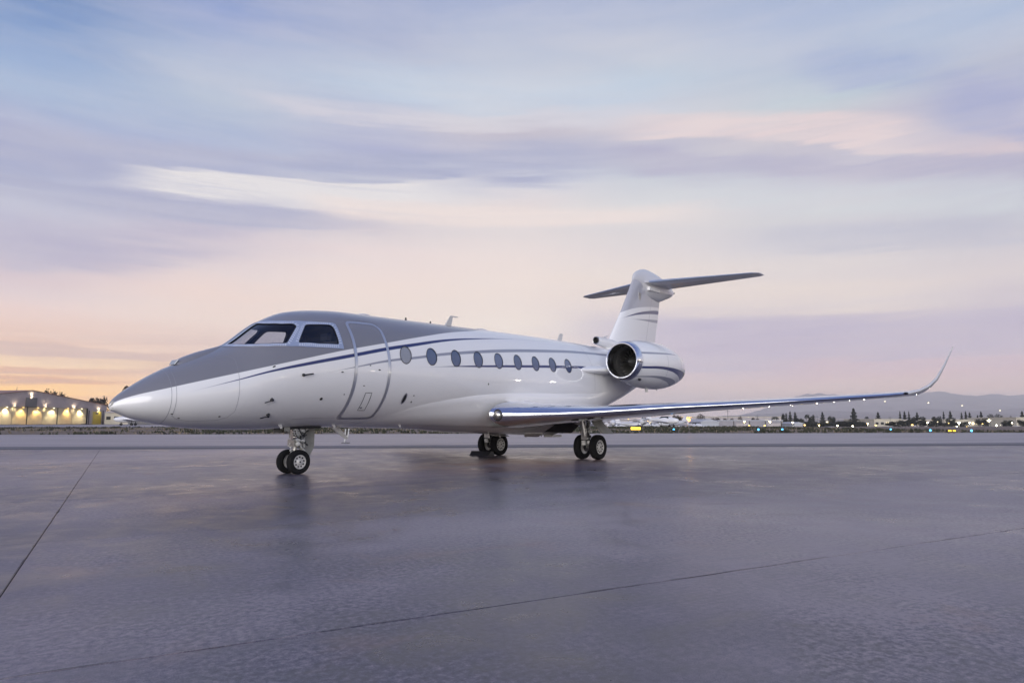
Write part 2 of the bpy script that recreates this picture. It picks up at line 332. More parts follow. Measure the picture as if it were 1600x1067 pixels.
M['wind'] = glass('windshield_glass', (.70, .75, .84, 1), 1.1)
M['cabin'] = mat('cabin_window_blind', (.085, .105, .19), .12, coat=1, spec=.8)
_t = NT(M['cabin'].node_tree); _o = _t.n('ShaderNodeObjectInfo').outputs['Random']; _t.l(_t.mix(_o, (.06, .08, .15, 1), (.11, .135, .23, 1)), _t.nt.nodes['Principled BSDF'].inputs['Base Color'])
M['cabinlight'] = mat('cabin_window_pale_blind', (.27, .28, .31), .25, coat=1)

# ------------------------------------------------------------------ ground
OFFN = np.array([math.cos(R(45.5)), math.sin(R(45.5))])    # across the taxiway
OFFT = np.array([OFFN[1], -OFFN[0]])                          # along it
UJ = np.array([math.cos(R(-21.8)), math.sin(R(-21.8))]); VJ = np.array([-.352, -.936])   # slab joints
def concrete():
    m_ = bpy.data.materials.new('apron_concrete'); m_.use_nodes = True; t = NT(m_.node_tree); b = t.nt.nodes['Principled BSDF']
    g = t.n('ShaderNodeNewGeometry').outputs['Position']; px, py, pz = t.sep(g)
    u = t.m('ADD', t.m('MULTIPLY', px, UJ[0]), t.m('MULTIPLY', py, UJ[1])); v = t.m('ADD', t.m('MULTIPLY', px, VJ[0]), t.m('MULTIPLY', py, VJ[1]))
    big = t.noise(t.xyz(u, v), .33, 4, .6, .5); mid = t.noise(t.xyz(u, v), 2.1, 6, .65, .6)
    fine = t.noise(t.xyz(u, v), 26, 4, .7); tiny = t.noise(t.xyz(u, v), 150, 2, .6)
    lon = t.noise(t.xyz(t.m('MULTIPLY', u, .8), t.m('MULTIPLY', v, 45)), 1, 3, .6); lat = t.noise(t.xyz(t.m('MULTIPLY', u, 45), t.m('MULTIPLY', v, .8)), 1, 3, .6)
    f = t.m('ADD', t.m('MULTIPLY', t.m('SUBTRACT', big, .5), 1.5), t.m('MULTIPLY', t.m('SUBTRACT', mid, .5), 1.2))
    f = t.m('ADD', f, t.m('MULTIPLY', t.m('MULTIPLY', t.m('SUBTRACT', fine, .5), 2.2), t.mr(t.noise(t.xyz(u, v, 8.0), .5, 4, .6, .6), .36, .64, .25, 1.0))); f = t.m('ADD', f, t.m('MULTIPLY', t.m('SUBTRACT', tiny, .5), .7))
    huge = t.noise(t.xyz(t.m('MULTIPLY', u, .7), v, 12.0), .14, 4, .6, .9); f = t.m('ADD', f, t.m('MULTIPLY', t.m('SUBTRACT', huge, .5), 1.3))
    br = t.m('ADD', t.m('MULTIPLY', t.m('SUBTRACT', lon, .5), .28), t.m('MULTIPLY', t.m('SUBTRACT', lat, .5), .12)); f = t.m('ADD', f, t.m('MULTIPLY', br, t.mr(big, .4, .6, .3, 1)))
    oi = t.n('ShaderNodeObjectInfo').outputs['Random']; f = t.m('ADD', f, t.m('MULTIPLY', t.m('SUBTRACT', oi, .5), .12))
    col = t.ramp(t.m('ADD', f, .5), [(.08, (.026, .025, .042, 1)), (.34, (.054, .052, .082, 1)), (.5, (.090, .083, .120, 1)), (.66, (.150, .132, .165, 1)), (.9, (.25, .215, .235, 1))])
    # worn blotches where the surface has spalled, and dark oil spots
    pit = t.noise(t.xyz(u, v), 9, 6, .75, .5); area = t.noise(t.xyz(u, v, 4.0), .35, 2, .5)
    pm = t.m('MULTIPLY', t.mr(pit, .52, .62), t.mr(area, .45, .62)); col = t.mix(t.m('MULTIPLY', pm, .35), col, (.10, .098, .11, 1))
    spot = t.n('ShaderNodeTexVoronoi'); t.l(t.xyz(u, v), spot.inputs['Vector']); spot.inputs['Scale'].default_value = .9
    sm = t.m('MULTIPLY', t.mr(spot.outputs['Distance'], .035, .015), .6); col = t.mix(sm, col, (.05, .05, .055, 1))
    # warm reflected glow under the jet painted into the colour, plus scattered warm patches
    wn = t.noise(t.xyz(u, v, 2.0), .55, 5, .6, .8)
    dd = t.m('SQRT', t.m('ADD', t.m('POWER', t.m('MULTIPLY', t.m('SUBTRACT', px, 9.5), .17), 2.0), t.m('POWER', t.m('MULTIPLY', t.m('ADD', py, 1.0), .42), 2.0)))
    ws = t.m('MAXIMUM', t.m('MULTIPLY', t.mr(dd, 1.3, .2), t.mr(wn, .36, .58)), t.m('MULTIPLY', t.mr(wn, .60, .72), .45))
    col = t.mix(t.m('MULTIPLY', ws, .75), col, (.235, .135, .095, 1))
    # faint curved tyre tracks
    tr_ = t.m('SUBTRACT', v, t.m('MULTIPLY', t.m('POWER', t.m('SUBTRACT', u, 2.0), 2.0), .035)); tw_ = t.m('ABSOLUTE', t.m('SUBTRACT', t.m('PINGPONG', t.m('ADD', tr_, 3.1), 2.3), .55))
    tm_ = t.m('MULTIPLY', t.m('MULTIPLY', t.mr(tw_, .16, .05), t.mr(t.noise(t.xyz(u, t.m('MULTIPLY', v, .3), 6.0), .5, 3, .6), .48, .66)), .42); col = t.mix(tm_, col, (.05, .05, .062, 1))
    t.l(col, b.inputs['Base Color']); b.inputs['Specular IOR Level'].default_value = .55
    t.l(t.mr(t.m('ADD', mid, t.m('MULTIPLY', big, .8)), .6, 1.2, .25, .47), b.inputs['Roughness'])
    bp = t.n('ShaderNodeBump'); bp.inputs['Strength'].default_value = .25; bp.inputs['Distance'].default_value = .0018
    t.l(t.m('ADD', t.m('ADD', fine, t.m('MULTIPLY', tiny, .5)), t.m('ADD', t.m('MULTIPLY', lon, .15), t.m('MULTIPLY', pm, -.15))), bp.inputs['Height']); t.l(bp.outputs[0], b.inputs['Normal'])
    return m_
def flat_mat(name, c0, c1, sc_=(1, 1), rough=.6, scale=1.0, dirs=(OFFT, OFFN)):
    m_ = bpy.data.materials.new(name); m_.use_nodes = True; t = NT(m_.node_tree); b = t.nt.nodes['Principled BSDF']
    g = t.n('ShaderNodeNewGeometry').outputs['Position']; px, py, pz = t.sep(g)
    u = t.m('ADD', t.m('MULTIPLY', px, dirs[0][0]), t.m('MULTIPLY', py, dirs[0][1])); v = t.m('ADD', t.m('MULTIPLY', px, dirs[1][0]), t.m('MULTIPLY', py, dirs[1][1]))
    a = t.noise(t.xyz(t.m('MULTIPLY', u, sc_[0]), t.m('MULTIPLY', v, sc_[1])), scale, 6, .65, .3); b2 = t.noise(t.xyz(u, v), 8, 4, .7)
    t.l(t.mix(t.mr(t.m('ADD', a, t.m('MULTIPLY', t.m('SUBTRACT', b2, .5), .4)), .3, .7), c0+(1,), c1+(1,)), b.inputs['Base Color']); b.inputs['Roughness'].default_value = rough
    bp = t.n('ShaderNodeBump'); bp.inputs['Strength'].default_value = .3; bp.inputs['Distance'].default_value = .02; t.l(b2, bp.inputs['Height']); t.l(bp.outputs[0], b.inputs['Normal'])
    return m_
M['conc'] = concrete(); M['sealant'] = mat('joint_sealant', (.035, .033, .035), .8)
M['asph'] = flat_mat('taxiway_asphalt', (.15, .14, .165), (.27, .245, .275), (.08, .6), .40)
M['asphd'] = flat_mat('dark_asphalt', (.045, .045, .06), (.075, .072, .09), (.1, 1.5), .6)
M['pale'] = flat_mat('pale_line', (.22, .21, .22), (.34, .32, .33), (.1, 2), .6)
M['soil'] = flat_mat('dry_soil', (.10, .075, .055), (.23, .17, .13), (.25, .9), .95)
M['far'] = flat_mat('far_ground', (.07, .065, .06), (.14, .12, .11), (.02, .05), .95)

def terrain_z(x, y):
    o = x*OFFN[0]+y*OFFN[1]; a = x*OFFT[0]+y*OFFT[1]
    s = min(max((a-15)/25, 0), 1); s = s*s*(3-2*s); d = min(max((o-101)/70, 0), 1); d = d*d*(3-2*d)
    return -.03-2.3*s*d
os_ = [-900, -60, -20, 0, 14.4, 42.6, 60, 84, 101, 110, 120, 140, 155, 165, 195, 250, 350, 500, 900, 2000, 5000, 9400]
as_ = [-1050, -500, -250, -120, -60, -20, 5, 15, 20, 25, 30, 40, 60, 90, 130, 200, 400, 900, 3000, 9400]
V = []; F = []
for o in os_:
    for a in as_:
        x, y = OFFN*o+OFFT*a; V.append((x, y, terrain_z(x, y)))
for i in range(len(os_)-1):
    for j in range(len(as_)-1): k = i*len(as_)+j; F.append((k, k+1, k+1+len(as_), k+len(as_)))
g_ = link('ground', recalc(mesh('ground', V, F, M['far']))); tag(g_, kind='structure')
def strip(name, o0, o1, z, m_, a0=-260, a1=260, mats=None, seg=60):
    V = []; F = []
    for i in range(seg+1):
        a = a0+(a1-a0)*i/seg
        for o in (o0, o1): p = OFFN*o+OFFT*a; V.append((p[0], p[1], z))
    for i in range(seg): F.append((2*i, 2*i+1, 2*i+3, 2*i+2))
    ob = link(name, recalc(mesh(name, V, F, m_))); return tag(ob, kind='structure')
strip('taxiway', 17.6, 42.5, 0.0, M['asph'])
strip('asphalt_shoulder', 14.5, 16.4, -.004, M['asphd'])
strip('edge_line', 16.4, 16.9, -.002, M['pale'])
strip('asphalt_seam', 16.9, 17.6, -.004, M['asphd'])
strip('paved_verge', 42.5, 43.3, -.008, M['pale'])
strip('far_taxiway', 112, 180, .0, M['asph'], -260, 8)
strip('dry_verge', 43.3, 103, -.012, M['soil'])

def clip(poly, n, c):
    out = []
    for i in range(len(poly)):
        a, b = poly[i], poly[(i+1) % len(poly)]; da, db = a@n-c, b@n-c
        if da <= 0: out.append(a)
        if da*db < 0: out.append(a+(b-a)*(da/(da-db)))
    return out
apron = tag(empty('apron', (0, 0, 0)), kind='structure')
rows = [12.55, 9.0, 5.42, 1.85, -1.72, -5.3, -8.9, -12.5, -16.1, -19.7, -23.3, -26.9]
gaps = {9.0: .0065, 5.42: .003}
colsu = [-28.2, -14.2, -.38, 13.8, 27.8, 41.8]
for i in range(len(rows)-1):
    for j in range(len(colsu)-1):
        g0 = gaps.get(rows[i], .0025); g1 = gaps.get(rows[i+1], .0025)
        v1, v0 = rows[i]-g0, rows[i+1]+g1; gu = .011 if j in (1, 2) else .003
        u0, u1 = colsu[j]+(.004 if colsu[j] == -.38 else .003), colsu[j+1]-(.004 if colsu[j+1] == -.38 else .003)
        poly = clip([UJ*u+VJ*v for u, v in ((u0, v0), (u1, v0), (u1, v1), (u0, v1))], OFFN, 14.49)
        if len(poly) < 3: continue
        dz_ = random.uniform(-.0012, .0012); k = len(poly); be = .004; cen = sum(poly)/k
        V = [(p[0], p[1], -.06) for p in poly]+[(p[0], p[1], -be+dz_) for p in poly]
        V += [tuple(p+(cen-p)/np.linalg.norm(cen-p)*be*1.4)+(dz_,) for p in poly]
        F = [(q, (q+1) % k, k+(q+1) % k, k+q) for q in range(k)]+[(k+q, k+(q+1) % k, 2*k+(q+1) % k, 2*k+q) for q in range(k)]+[tuple(range(2*k, 3*k))]
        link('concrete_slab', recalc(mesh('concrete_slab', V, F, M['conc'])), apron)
u0, u1, v0, v1 = -30, 43, -28, 13
poly = clip([UJ*u+VJ*v for u, v in ((u0, v0), (u1, v0), (u1, v1), (u0, v1))], OFFN, 14.495)
link('joint_sealant', mesh('joint_sealant', [(p[0], p[1], -.009) for p in poly], [tuple(range(len(poly)))], M['sealant']), apron)
# broken-out joint edges: thin irregular dark spalls lying along the two widest joints
mb = MB()
for (ax, c0, lo, hi) in (('v', 9.0, -3, 11), ('u', -.38, -22, 12)):
    for _ in range(90):
        s_ = random.uniform(lo, hi); w_ = random.uniform(.001, .007); L_ = random.uniform(.05, .5); o_ = random.choice((-1, 1))*.006
        A = (UJ*s_+VJ*(c0+o_)) if ax == 'v' else (VJ*s_+UJ*(c0+o_)); T_ = UJ if ax == 'v' else VJ; N_ = (VJ if ax == 'v' else UJ)*(1 if o_ > 0 else -1)
        P_ = [A, A+T_*L_*.4+N_*w_, A+T_*L_*.7+N_*w_*.7, A+T_*L_]
        mb.add([(p[0], p[1], .0022) for p in P_], [(0, 1, 2, 3)])
sp = mb.build('joint_spalls', M['sealant'], apron); sp['kind'] = 'stuff'

# dry grass and weeds on the verge
def blades(name, n, o0, o1, a0, a1, h0, h1, w0, m_, clump=1, dens=None):
    V = []; F = []; k = 0
    for _ in range(n):
        o = random.uniform(o0, o1); a = random.uniform(a0, a1)
        if dens and random.random() > dens(o, a): continue
        p = OFFN*o+OFFT*a; zb = terrain_z(p[0], p[1])+.02 if o > 102 else -.012
        for _ in range(clump):
            q = p+np.array([random.gauss(0, .25), random.gauss(0, .25)]); t = random.uniform(0, math.pi*2); h = random.uniform(h0, h1); ww = w0*random.uniform(.6, 1.6)
            dx_, dy_ = math.cos(t)*ww, math.sin(t)*ww; lx, ly = random.gauss(0, h*.3), random.gauss(0, h*.3)
            V += [(q[0]-dx_, q[1]-dy_, zb), (q[0]+dx_, q[1]+dy_, zb), (q[0]+lx+dx_*.5, q[1]+ly+dy_*.5, zb+h*.8), (q[0]+lx, q[1]+ly, zb+h)]; F.append((k, k+1, k+2, k+3)); k += 4
    ob = link(name, mesh(name, V, F, m_)); return ob
M['straw'] = mat('dry_grass_blades', (.20, .16, .105), .9, var=.4, bs=.3); M['weed'] = mat('dark_weed_leaves', (.035, .038, .022), .9, var=.4, bs=.3)
from mathutils import noise as mn
tag(blades('dry_grass', 9000, 44, 100, -95, 60, .04, .16, .05, M['straw'], 2, lambda o, a: .5+mn.noise(Vector((o*.15, a*.06, 0)))), 'low dry grass on the verge beyond the taxiway', 'dry grass', kind='stuff')
tag(blades('dark_weeds', 5200, 44, 104, -95, 60, .08, .28, .07, M['weed'], 7, lambda o, a: (1 if mn.noise(Vector((o*.35, a*.10, 7)))+(.38 if a > -20 else 0)+(.3 if o > 90 or o < 46.5 else 0)-(.12) > .16 else .012)), 'dark weeds scattered along the verge edges', 'weeds', kind='stuff')

# ------------------------------------------------------------------ the jet
KX = [0, .02, .08, .3, .7, 1.2, 1.8, 2.4, 3.0, 3.6, 4.2, 5.0, 6.5, 9.0, 12.0, 14.5, 17.0, 19.0, 19.4]
KT = [1.236, 1.305, 1.382, 1.566, 1.828, 2.076, 2.358, 2.821, 3.111, 3.218, 3.265, 3.28, 3.312, 3.359, 3.394, 3.355, 3.25, 3.08, 2.98]
KB = [1.220, 1.18, 1.154, 1.056, .964, .891, .856, .85, .87, .889, .883, .878, .829, .86, .858, 1.523, 2.359, 2.78, 2.94]
KW = [.008, .07, .14, .3, .5, .68, .83, .94, 1.02, 1.08, 1.12, 1.15, 1.17, 1.17, 1.17, 1.1, .7, .28, .02]
def pchip(xs, ys):
    xs = np.asarray(xs, float); ys = np.asarray(ys, float); h = np.diff(xs); dl = np.diff(ys)/h; m = np.zeros(len(xs))
    for i in range(1, len(xs)-1):
        if dl[i-1]*dl[i] > 0:
            w1 = 2*h[i]+h[i-1]; w2 = h[i]+2*h[i-1]; m[i] = (w1+w2)/(w1/dl[i-1]+w2/dl[i])
    m[0] = dl[0]; m[-1] = dl[-1]
    def f(x):
        x = np.asarray(x, float); i = np.clip(np.searchsorted(xs, x)-1, 0, len(xs)-2); t = (x-xs[i])/h[i]
        return ys[i]*(1+2*t)*(1-t)**2+h[i]*m[i]*t*(1-t)**2+ys[i+1]*t*t*(3-2*t)+h[i]*m[i+1]*t*t*(t-1)
    return f
fT, fB, fW = pchip(KX, KT), pchip(KX, KB), pchip(KX, KW)
def S(x, th):
    x = np.asarray(x, float); th = np.asarray(th, float); t, b, w_ = fT(x), fB(x), fW(x); zm = b+(t-b)*.47; c_ = np.cos(th)
    return np.stack([x, w_*np.sin(th), np.where(c_ > 0, zm+(t-zm)*c_, zm+(zm-b)*c_)], -1)
def SN(x, th):
    e = 1e-3; x = np.asarray(x, float); th = np.asarray(th, float)
    xa, xb = np.clip(x-e, 0, 19.4), np.clip(x+e, 0, 19.4)
    n = np.cross(S(xb, th)-S(xa, th), S(x, th+e)-S(x, th-e)); n = n/np.linalg.norm(n, axis=-1, keepdims=True)
    c = S(x, th)-np.stack([x, 0*x, (fT(x)+fB(x))/2], -1); s = np.sign((n*c).sum(-1, keepdims=True)); s[s == 0] = 1
    return n*s
def resample(poly, step=.04):
    out = []
    for a, b in zip(poly, poly[1:]+poly[:1]):
        a = np.array(a, float); b = np.array(b, float); k = max(1, int(np.hypot(*(b-a))/step))
        for i in range(k): out.append(tuple(a+(b-a)*i/k))
    return out
def rounded(poly, r=.05, k=5):
    "round the corners of an (x, th) outline"
    out = []; n = len(poly)
    for i in range(n):
        p = np.array(poly[i], float); a = np.array(poly[i-1], float)-p; b = np.array(poly[(i+1) % n], float)-p
        la, lb = np.hypot(*a), np.hypot(*b); rr = min(r, la*.45, lb*.45); A = p+a/la*rr; B = p+b/lb*rr
        for j in range(k+1):
            t = j/k; out.append(tuple((1-t)**2*A+2*t*(1-t)*p+t*t*B))
    return out
def inside(P, poly):
    P = np.asarray(P, float).reshape(-1, 2); q = np.asarray(poly, float); q2 = np.roll(q, 1, 0); r = np.zeros(len(P), bool)
    for (x1, y1), (x2, y2) in zip(q, q2):
        if y1 == y2: continue
        r ^= ((y1 > P[:, 1]) != (y2 > P[:, 1])) & (P[:, 0] < (x2-x1)*(P[:, 1]-y1)/(y2-y1)+x1)
    return r
def within(P, outer, holes):
    r = inside(P, outer)
    for h in holes: r &= ~inside(P, h)
    return r
TS = 1.15
def patch(outer, holes=(), off=0.0, gx=.06, gt=.07, xs=None, ths=None):
    "surface patch bounded by outline(s) in (x, th); returns V, F, N"
    co = []; ed = []
    for pl in [outer]+list(holes):
        k = len(co); co += [Vector((p[0], p[1]*TS)) for p in pl]; ed += [(k+i, k+(i+1) % len(pl)) for i in range(len(pl))]
    x0, x1 = min(p[0] for p in outer), max(p[0] for p in outer); t0, t1 = min(p[1] for p in outer), max(p[1] for p in outer)
    XS = xs if xs is not None else np.arange(x0+gx*.5, x1, gx); TH_ = ths if ths is not None else np.arange(t0+gt*.5, t1, gt)
    gp = np.array([(x, t) for x in XS for t in TH_]).reshape(-1, 2)
    if len(gp): gp = gp[within(gp, outer, holes)]; co += [Vector((x, t*TS)) for x, t in gp]
    vs, es, fs, _, _, _ = delaunay_2d_cdt(co, ed, [], 0, 1e-6)
    P = np.array([(v.x, v.y/TS) for v in vs]); cen = np.array([P[list(f)].mean(0) for f in fs]); ok = within(cen, outer, holes); F = [tuple(f) for f, k in zip(fs, ok) if k]
    Nn = SN(P[:, 0], P[:, 1]); Vv = S(P[:, 0], P[:, 1])+Nn*off
    return Vv, F, Nn
def surf_obj(name, VFN, m_, parent, side=1, flip=False):
    V, F, N = VFN; V = V.copy(); N = N.copy(); V[:, 1] *= side; N[:, 1] *= side
    F2 = []
    for f in F:
        a, b, c_ = V[f[0]], V[f[1]], V[f[2]]; n = np.cross(b-a, c_-a)
        F2.append(tuple(f) if (n@N[f[0]] > 0) != flip else tuple(f[::-1]))
    return link(name, mesh(name, V, F2, m_, True, -N if flip else N), parent)

MIRROR = True
jet = tag(empty('business_jet', (0, 0, 0)), 'white business jet with grey nose top and navy stripes parked on the concrete apron', 'airplane')
# outlines in (x, th)
pane1 = rounded([(1.825, .12), (2.385, .10), (2.421, .266), (2.484, .384), (2.646, .559), (2.833, .663), (2.86, .745), (2.583, 1.015), (2.496, .986), (2.284, .886), (2.109, .733), (1.96, .528), (1.872, .323)], .025, 3)
pane2 = rounded([(3.032, .742), (3.294, .765), (3.54, .783), (3.585, .845), (3.594, 1.178), (3.195, 1.152), (2.775, 1.078), (2.87, .947)], .05, 4)
frame = resample([(1.755, .03), (2.459, .03), (2.484, .144), (2.608, .388), (2.783, .55), (3.02, .646), (3.357, .711), (3.62, .735), (3.665, .77), (3.675, 1.25), (3.307, 1.226), (2.933, 1.182), (2.633, 1.095), (2.271, .934), (2.022, .685), (1.835, .41), (1.76, .175)], .05)
pane1 = resample(pane1, .05); pane2 = resample(pane2, .05)
WINX = [5.178, 5.914, 6.663, 7.411, 8.147, 8.883, 9.619, 10.368, 11.104]; WINT = [1.278, 1.262, 1.252, 1.243, 1.238, 1.234, 1.228, 1.220, 1.210]
def oval(cx, ct, rx, rt, n=28, tilt=-.10): return [(cx+rx*math.cos(a)+tilt*rt*math.sin(a)*1.6, ct+rt*math.sin(a)) for a in [2*math.pi*i/n for i in range(n)]]
wins = [oval(x, t, .150, .150) for x, t in zip(WINX, WINT)]
TP = math.pi-1e-4
fx = np.concatenate([np.linspace(.006, .12, 10), np.linspace(.16, 1.2, 22), np.linspace(1.26, 5.0, 60), np.linspace(5.08, 12, 84), np.linspace(12.12, 19.3, 50)])
outer = [(x, 0) for x in [0.001]+list(fx)+[19.4]]+[(19.4, t) for t in np.linspace(0, TP, 40)[1:-1]]+[(x, TP) for x in [19.4]+list(fx[::-1])+[0.001]]+[(0.001, t) for t in np.linspace(TP, 0, 40)[1:-1]]
VFN = patch(outer, [pane1, pane2]+wins, 0, xs=fx, ths=np.linspace(0, TP, 42)[1:-1])
V, F, N = VFN
# both sides in one skin
V2 = V.copy(); V2[:, 1] *= -1; N2 = N.copy(); N2[:, 1] *= -1; nV = len(V)
VA = np.concatenate([V, V2]); NA = np.concatenate([N, N2]); FA = []
for f in list(F)+[tuple(i+nV for i in g) for g in F]:
    a, b, c_ = VA[f[0]], VA[f[1]], VA[f[2]]; FA.append(f if np.cross(b-a, c_-a)@NA[f[0]] > 0 else f[::-1])
fus = link('fuselage', mesh('fuselage', VA, FA, M['fus'], True, NA), jet)
# cockpit: lining, glass, frame, seats
lin_outer = [(x, 0) for x in np.linspace(1.4, 4.2, 40)]+[(4.2, t) for t in np.linspace(0, 1.9, 24)[1:-1]]+[(x, 1.9) for x in np.linspace(4.2, 1.4, 40)]+[(1.4, t) for t in np.linspace(1.9, 0, 24)[1:-1]]
LN = patch(lin_outer, [pane1, pane2], -.035)
FR = patch(frame, [pane1, pane2], .006, gx=.08, gt=.08)
G1 = patch(pane1, [], -.012); G2 = patch(pane2, [], -.012)
for s_ in (1, -1):
    surf_obj('cockpit_lining', LN, M['liner'], fus, s_)
    fr = surf_obj('windshield_frame', FR, M['silver'], jet, s_)
    surf_obj('windshield_pane', G1, M['wind'], fr, s_); surf_obj('side_window_pane', G2, M['wind'], fr, s_)
    # black seal strips round each pane, rivets round the frame
    for pl in (pane1, pane2):
        c_ = np.mean(pl, axis=0); inner = [tuple(c_+(np.array(p)-c_)*.955) for p in pl]
        surf_obj('pane_seal', patch(pl, [inner], -.004, gx=9, gt=9), M['black'], fr, s_)
    mb = MB()
    def rivets(pl, off):
        L = 0; n = len(pl)
        for i in range(n):
            a, b = np.array(pl[i]), np.array(pl[(i+1) % n]); d = b-a; l_ = np.hypot(*d)
            if l_ < 1e-6: continue
            nn = np.array([d[1], -d[0]])/l_
            t = (.042-L % .042)
            while t < l_:
                q = a+d/l_*t+nn*off; q[1] = max(q[1], .02); P = S(q[0], q[1]); Nn = SN(np.array([q[0]]), np.array([q[1]]))[0]
                P = P+Nn*.006; o_ = Vector(Nn).orthogonal().normalized()*.0125; o2 = Vector(Nn).cross(o_)
                mb.add([P+np.array(o_), P+np.array(o2), P-np.array(o_), P-np.array(o2), P+Nn*.005], [(0, 1, 4), (1, 2, 4), (2, 3, 4), (3, 0, 4)]); t += .042
            L += l_
    for pl in (pane1, pane2):
        ar = sum(pl[i-1][0]*pl[i][1]-pl[i][0]*pl[i-1][1] for i in range(len(pl))); sg = 1 if ar > 0 else -1
        rivets(pl, sg*.018); rivets(pl, sg*.045)
    rv = mb.build('rivets', M['rivet'], fr); rv['kind'] = 'stuff'
    if s_ < 0: rv.scale = (1, -1, 1)
MB().add([tuple(np.array([3.86, 0, 2.1])+(S(3.86, a)-np.array([3.86, 0, 2.1]))*.93) for a in np.linspace(0, 2*math.pi, 32)[:-1]], [tuple(range(31))]).build('cockpit_bulkhead', M['liner'], fus)
MB().box(2.4, 3.84, -.68, .68, 1.98, 2.02).build('cockpit_floor', M['liner'], fus)
MB().loft([[(2.1, -.42, 2.05), (2.1, .42, 2.05), (2.1, .42, 2.28), (2.1, -.42, 2.28)], [(2.55, -.6, 2.05), (2.55, .6, 2.05), (2.55, .6, 2.40), (2.55, -.6, 2.40)]]).build('glareshield', M['liner'], fus)
for y_ in (.42, -.42):
    mb = MB(); mb.box(3.25, 3.75, y_-.24, y_+.24, 2.02, 2.2); mb.box(3.62, 3.76, y_-.2, y_+.2, 2.2, 2.55); mb.box(3.64, 3.74, y_-.11, y_+.11, 2.58, 2.72)
    mb.build('pilot_seat', M['seat'], fus)
MB().box(2.75, 3.4, -.12, .12, 2.88, 2.95).build('overhead_panel', M['liner'], fus)
# cabin windows
for s_ in (1, -1):
    for i, (x, t, pl) in enumerate(zip(WINX, WINT, wins)):
        o = surf_obj('cabin_window', patch(pl, [], -.006, gx=.07, gt=.07), M['cabinlight'] if i == 0 else M['cabin'], jet, s_)
        rimo = oval(x, t, .160, .159); rimi = oval(x, t, .146, .146)
        surf_obj('window_rim', patch(rimo, [rimi], .003, gx=9, gt=9), M['black'], o, s_)
        if i == 0 and s_ == 1: o['label'] = 'cabin window with its pale blind drawn'
# door: its skin stands 3 mm proud, ringed by a silver outline
door = rounded([(3.915, .70), (4.60, .70), (4.70, .82), (4.722, 1.436), (4.70, 1.95), (4.667, 2.545), (3.885, 2.57), (3.90, 2.10), (3.93, 1.5)], .12, 6)
door = resample(door, .05)
def ribbon(name, pl, w_, off, m_, parent, closed=True, side=1):
    P = [np.array(p, float) for p in pl]; n = len(P); A = []; B = []; NN = []
    for i in range(n):
        a = P[i-1] if (closed or i > 0) else P[i]; b = P[(i+1) % n] if (closed or i < n-1) else P[i]
        p3 = S(P[i][0], P[i][1]); d3 = S(b[0], b[1])-S(a[0], a[1]); d3 /= np.linalg.norm(d3)+1e-9
        nn = SN(np.array([P[i][0]]), np.array([P[i][1]]))[0]; t3 = np.cross(nn, d3)
        A.append(p3+nn*off+t3*w_/2); B.append(p3+nn*off-t3*w_/2); NN.append(nn)
    V = np.array(A+B); V[:, 1] *= side; Nn = np.array(NN+NN); Nn[:, 1] *= side
    F = [(i, (i+1) % n, n+(i+1) % n, n+i) for i in range(n if closed else n-1)]
    F2 = []
    for f in F:
        c_ = np.cross(V[f[1]]-V[f[0]], V[f[2]]-V[f[0]]); F2.append(f if c_@Nn[f[0]] > 0 else f[::-1])
    return link(name, mesh(name, V, F2, m_, True, Nn), parent)
dob = surf_obj('passenger_door', patch(door, [], .003), M['fus'], jet)
ribbon('door_outline', door, .062, .007, M['doorline'], dob)
ribbon('door_gap', [tuple(np.array([4.31, 1.6])+(np.array(p)-np.array([4.31, 1.6]))*np.array([1.085, 1.035])) for p in door], .008, .0045, M['line'], jet)
hp = [(4.205, 2.343), (4.218, 1.977), (4.367, 1.972), (4.367, 2.343)]
ribbon('handle_panel_outline', resample(hp, .05), .012, .006, M['black'], dob)
# "7 <-" style small placard marks on the handle panel
surf_obj('handle_latch', patch(oval(4.25, 2.28, .03, .018, 12), [], .008, gx=9, gt=9), M['line'], dob)
# panel lines
def pline(name, pts, w_=.006): ribbon(name, resample(pts, .05)[:-max(1, int(np.hypot(*(np.array(pts[0])-np.array(pts[-1])))/.05))], w_, .003, M['line'], jet, False)
ribbon('radome_gap', [(.735, t) for t in np.linspace(.02, 3.1, 60)], .006, .003, M['line'], jet, False)
ribbon('nose_panel_gap', [(.80, t) for t in np.linspace(.55, 2.3, 24)]+[(.9, 2.45), (1.1, 2.5), (1.5, 2.42), (1.64, 2.32)]+[(1.72, t) for t in np.linspace(2.15, .8, 24)]+[(1.66, .66), (1.5, .58), (1.2, .5)], .005, .003, M['line'], jet, False)
ribbon('skin_seam', [(12.35, t) for t in np.linspace(.25, 1.75, 24)], .006, .003, M['line'], jet, False)
ribbon('roof_hatch_gap', [(3.743, .607), (4.055, .628), (4.48, .618), (4.741, .66)], .012, .005, M['line'], jet, False)
ribbon('belly_panel_gap', [(x, 2.55) for x in np.linspace(2.9, 3.8, 12)], .006, .004, M['line'], jet, False)
# far-side cabin exit outline
ribbon('exit_outline', rounded([(3.915, .70), (4.70, .80), (4.70, 2.5), (3.9, 2.5)], .1, 5), .05, .005, M['doorline'], jet, True, -1)
